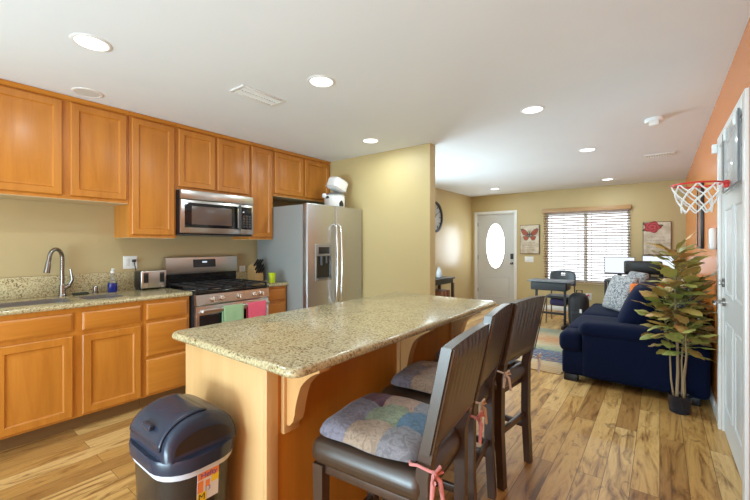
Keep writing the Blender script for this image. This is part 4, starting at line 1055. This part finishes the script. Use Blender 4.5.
bk.build('butterfly_outline',M['black'],bs); bf.build('butterfly_wings',M['monarch'],bs)
q=MB()
for i,(z,a,b) in enumerate(((1.375,-2.30,-2.07),(1.325,-2.33,-2.05),(1.275,-2.27,-2.10),(1.225,-2.30,-2.06))): squiggle(q,a,b,z,YF-.033,.010,i)
q.build('script_lines',M['inkbrown'],bs)
rs_=thing('rose_sign','canvas wall sign with a red rose, above the computer monitors','sign',(-.04,YF,1.46))
MB().box(-.24,.16,YF-.030,YF-.003,1.15,1.74,.003).build('board',M['signedge'],rs_)
MB().box(-.23,.15,YF-.032,YF-.0295,1.16,1.73).build('canvas_face',M['canvas'],rs_)
rx,rz_=-.105,1.645
for i,(R_,col) in enumerate(((.115,(.28,.02,.025)),(.092,(.50,.045,.05)),(.070,(.30,.02,.03)),(.050,(.55,.07,.07)),(.028,(.33,.02,.03)))):
    p=MB(); blob(p,[(rx+R_*(1+.13*math.cos(5*a+i))*math.cos(a)*1.05,rz_+R_*(1+.13*math.cos(5*a+i))*math.sin(a)*.85) for a in [2*PI*k/30 for k in range(30)]],YF-.0335-.001*i)
    p.build('rose_petals',mat('rose_red',col,.5),rs_)
p=MB()
for a in (.2,2.6,3.6): blob(p,[(rx+.10*math.cos(a)+.06*math.cos(a)*math.cos(t_)-.025*math.sin(a)*math.sin(t_),rz_+.085*math.sin(a)+.06*math.sin(a)*math.cos(t_)+.025*math.cos(a)*math.sin(t_)) for t_ in [2*PI*k/14 for k in range(14)]],YF-.0328)
p.build('rose_leaves',mat('rose_leaf_dark',(.06,.09,.03),.6),rs_)
q=MB()
for i,(z,a,b) in enumerate(((1.47,-.18,.06),(1.41,-.19,.08),(1.35,-.16,.09),(1.29,-.18,.05))): squiggle(q,a,b,z,YF-.033,.010,i+9)
q.build('script_lines',M['inkbrown'],rs_)
sw=tag(MB().plate(lambda a,b,h:(a,YF-h,b),-2.285,-2.105,.965,1.085,[(0,0),(0,.004),(.003,.007)]).build('light_switch',M['plastic_w']),'white triple light switch plate below the butterfly sign','light switch')
for x in (-2.245,-2.195,-2.145): MB().box(x-.015,x+.015,YF-.011,YF-.006,.99,1.06,.002).build('rocker',M['plastic_w'],sw)
o3=outlet('white outlet with a red plug on the far wall under the window',lambda a,b,h:(-1.09+a,YF-h,.33+b),.10,.12,1)
MB().box(-1.11,-1.08,YF-.05,YF-.008,.335,.37,.006).build('red_plug',M['red'],o3)

# clock on the left living wall
ck=thing('wall_clock','large round wall clock with dark rim on the wall left of the front door','clock',(XV,6.36,1.87))
def disc(mb,r0,r1,x0,x1,n=48):
    V=[];F=[]
    for (r_,x) in ((r0,x0),(r1,x0),(r1,x1),(r0,x1)):
        for k in range(n): V.append((x,6.36+r_*math.cos(2*PI*k/n),1.87+r_*math.sin(2*PI*k/n)))
    for i in range(4):
        for k in range(n): F.append((i*n+k,i*n+(k+1)%n,((i+1)%4)*n+(k+1)%n,((i+1)%4)*n+k))
    mb.add(V,F); return mb
disc(MB(),.255,.30,XV+.001,XV+.045).build('rim',mat('clock_rim_dark',(.04,.038,.036),.3,.5),ck)
disc(MB(),.002,.256,XV+.001,XV+.020).build('face',mat('clock_face_grey',(.42,.42,.40),.5),ck)
h=MB()
for k in range(12):
    a=2*PI*k/12; h.tube([(XV+.022,6.36+.19*math.cos(a),1.87+.19*math.sin(a)),(XV+.022,6.36+.24*math.cos(a),1.87+.24*math.sin(a))],.007,6)
h.build('hour_marks',M['black'],ck)
MB().tube([(XV+.026,6.36,1.87),(XV+.026,6.46,1.95)],.006,6).tube([(XV+.029,6.36,1.87),(XV+.029,6.26,2.03)],.005,6).cyl((XV+.02,6.36,1.87),(XV+.032,6.36,1.87),.014).build('hands',M['black'],ck)

# console table with vase
cn=thing('console_table','dark wood console table with brown shelf boards against the left wall','console table',(-3.28,6.1,0))
ca,cb2=5.55,6.53; cxa,cxb=XV+.02,-3.10
MB().box(cxa,cxb,ca,cb2,.685,.72,.004).build('table_top',M['black'],cn)
MB().box(cxa+.03,cxb-.03,ca+.03,cb2-.03,.61,.685).build('apron',M['black'],cn)
for x in (cxa+.035,cxb-.035):
    for y in (ca+.04,cb2-.04): MB().box(x-.025,x+.025,y-.025,y+.025,0,.61,.003).build('leg',M['espresso'],cn)
MB().box(cxa+.01,cxb-.01,ca+.02,cb2-.02,.15,.175,.003).build('shelf',wood_mat('console_brown',(.20,.075,.03),(.12,.04,.018),'y'),cn)
for i in range(3):
    y=6.05+i*.13
    bkk=MB().box(cxa+.04,cxb-.05,y,y+.10,.1755,.48,.004).build('storage_box',wood_mat('box_brown',(.24,.09,.04),(.15,.05,.02),'z') if i==0 else bpy.data.materials['box_brown'])
    tag(bkk,['brown storage box under the console table, farthest from the front door','middle one of three brown storage boxes under the console table','brown storage box under the console table, closest to the front door'][i],'box','storage boxes under the console table')
va=tag(MB().lathe([(.035,0),(.05,.01),(.06,.06),(.045,.13),(.022,.17),(.028,.20),(.02,.198),(.004,.19)],(-3.25,6.16,.7205)).build('vase',mat('pale_blue_glaze',(.62,.68,.74),.2)),'pale white vase on the dark console table','vase')

# ------------------------------------------------------------------ school desk, chair, backpack
sk=thing('school_desk','grey school desk with book tray and black legs, under the window','desk',(-1.42,6.5,0))
M['deskgrey']=mat('desk_grey_laminate',(.030,.040,.052),.45); M['desktop']=mat('desk_top_grey',(.17,.20,.23),.35)
MB().box(-1.73,-1.10,6.32,6.75,.735,.757,.008,3).build('desk_top',M['desktop'],sk)
MB().box(-1.68,-1.15,6.35,6.72,.60,.734,.015,3).build('book_tray',M['deskgrey'],sk)
for x in (-1.63,-1.20):
    MB().box(x-.018,x+.018,6.51,6.55,.05,.60,.004).build('leg',M['black'],sk)
    MB().box(x-.022,x+.022,6.33,6.75,.012,.05,.008).cyl((x,6.36,0),(x,6.36,.014),.018,seg=10).cyl((x,6.72,0),(x,6.72,.014),.018,seg=10).build('foot_bar',M['black'],sk)
MB().box(-1.612,-1.218,6.518,6.542,.20,.235,.003).build('crossbar',M['black'],sk)
sc=thing('school_chair','dark grey plastic school chair behind the school desk','chair',(-1.35,6.98,0))
c=MB(); V=[];F=[]; n=12
for j in range(7):
    z=.62+.26*j/6
    for i in range(n+1):
        u=-1+2*i/n; hw_=.21*(1-.12*max(0,(j-4)/2)**2); V.append((-1.35+u*hw_,7.17-.05*(1-u*u)*-1-.05+.03*j/6,z-.02*abs(u)**3*(j>3)))
hole=[(3,5),(3,6),(3,7)]
for j in range(6):
    for i in range(n):
        if j==4 and i in (5,6): continue
        F.append((j*(n+1)+i,j*(n+1)+i+1,(j+1)*(n+1)+i+1,(j+1)*(n+1)+i))
c.add(V,F); o=c.build('backrest',mat('chair_plastic',(.05,.06,.07),.4),sc,ang=60); k_=o.modifiers.new('thick','SOLIDIFY'); k_.thickness=.012
MB().puff((-1.35,6.98,.445),(.21,.20,.018),.016,(0,0,.004)).build('seat',bpy.data.materials['chair_plastic'],sc)
for sx_ in (-1,1):
    x=-1.35+sx_*.19
    MB().tube([(x,6.80,.0),(x,6.82,.42)],.012,10).build('leg',M['nickel'],sc)
    MB().tube([(x,7.20,.0),(x,7.16,.42),(x-sx_*.02,7.185,.70)],.012,10).build('leg',M['nickel'],sc)
bp=thing('backpack','black backpack with white tag leaning by the school desk','backpack',(-1.02,6.62,0))
MB().puff((-1.02,6.62,.285),(.135,.12,.275),.10,(.012,.012,.01)).build('pack',fabric('backpack_nylon',(.012,.013,.018),.6),bp)
MB().puff((-1.02,6.50,.17),(.085,.035,.12),.03).build('front_pocket',bpy.data.materials['backpack_nylon'],bp)
MB().box(-.985,-.955,6.468,6.492,.26,.33,.002).build('tag',M['plastic_w'],bp)
MB().tube([(-1.06,6.66,.52),(-1.06,6.68,.60),(-.98,6.68,.60),(-.98,6.66,.52)],.01,8).build('strap',bpy.data.materials['backpack_nylon'],bp)
tag(MB().puff((-1.36,6.93,.355),(.14,.12,.055),.05,(0,0,.01)).build('cloth_bundle',fabric('purple_cloth',(.045,.035,.12),.8)),'dark blue and purple cloth bundle hanging under the school chair','bag')

# ------------------------------------------------------------------ computer desk
cdk=thing('computer_desk','black framed computer desk in the corner under the monitors','desk',(-.2,7.75,0))
MB().box(-.76,.33,7.42,8.02,.70,.725,.004).build('desk_top',M['darkgrey'],cdk)
for x in (-.735,.305):
    for y in (7.45,7.99): MB().box(x-.02,x+.02,y-.02,y+.02,0,.70,.003).build('leg',M['black'],cdk)
MB().box(-.715,.285,7.98,8.0,.30,.62).build('back_panel',M['black'],cdk)
MB().box(-.745,-.725,7.47,7.97,.10,.13).box(-.745,-.725,7.47,7.97,.42,.45).build('side_rails',M['black'],cdk)
def monitor(label,cx,y,z0,z1,w,rz=0):
    t=thing('computer_monitor',label,'monitor',(cx,y,.7255))
    MB().box(cx-w/2,cx+w/2,y,y+.03,z0,z1,.004).build('casing',M['black'],t)
    MB().box(cx-w/2+.010,cx+w/2-.010,y-.0015,y+.001,z0+.018,z1-.010).build('screen',M['screen'],t)
    MB().box(cx-.03,cx+.03,y+.03,y+.05,.74,z0+.15,.004).box(cx-.02,cx+.02,y+.012,y+.035,z0-.002,z0+.02).build('stand',M['black'],t)
    MB().box(cx-.11,cx+.11,y-.06,y+.12,.7258,.742,.006).build('stand_foot',M['black'],t)
monitor('lit computer monitor in front of the window blind',-.545,7.52,.835,1.125,.44)
monitor('lit computer monitor below the red rose sign',.02,7.78,.86,1.15,.52)
pcx=tag(MB().box(-.66,-.50,7.50,7.90,.135,.55,.008).build('computer_tower',mat('tower_grey',(.36,.37,.38),.4)),'grey computer tower under the computer desk','computer')
MB().box(-.645,-.515,7.497,7.501,.17,.50).build('front_grille',M['black'],pcx)
MB().box(-.70,-.46,7.47,7.93,.11,.134).build('shelf_tray',M['black'],cdk)
oc=thing('office_chair','black high back office chair at the computer desk','chair',(-.20,7.02,0))
MB().puff((-.20,6.80,.99),(.235,.035,.10),.032,(0,.01,0)).build('headrest',M['black'],oc)
MB().puff((-.20,6.79,.71),(.245,.04,.155),.035,(0,.012,0)).build('backrest',M['black'],oc)
MB().box(-.30,-.27,6.82,6.84,.50,1.05,.003).box(-.13,-.10,6.82,6.84,.50,1.05,.003).build('back_frame',M['darkgrey'],oc)
MB().puff((-.20,7.06,.47),(.25,.25,.05),.04,(0,0,.01)).build('seat',M['black'],oc)
MB().cyl((-.20,7.05,.07),(-.20,7.05,.43),.03).build('post',M['chrome'],oc)
for k in range(5):
    a=2*PI*k/5+.3; e_=(-.20+.27*math.cos(a),7.05+.27*math.sin(a))
    l=MB().tube([(-.20,7.05,.10),(e_[0],e_[1],.075)],[.025,.015],8).build('base_arm',M['black'],oc)
    MB().cyl((e_[0]-.012,e_[1],.0255),(e_[0]+.012,e_[1],.0255),.025,seg=14).cyl((e_[0],e_[1],.03),(e_[0],e_[1],.08),.007,seg=8).build('caster',M['black'],l)
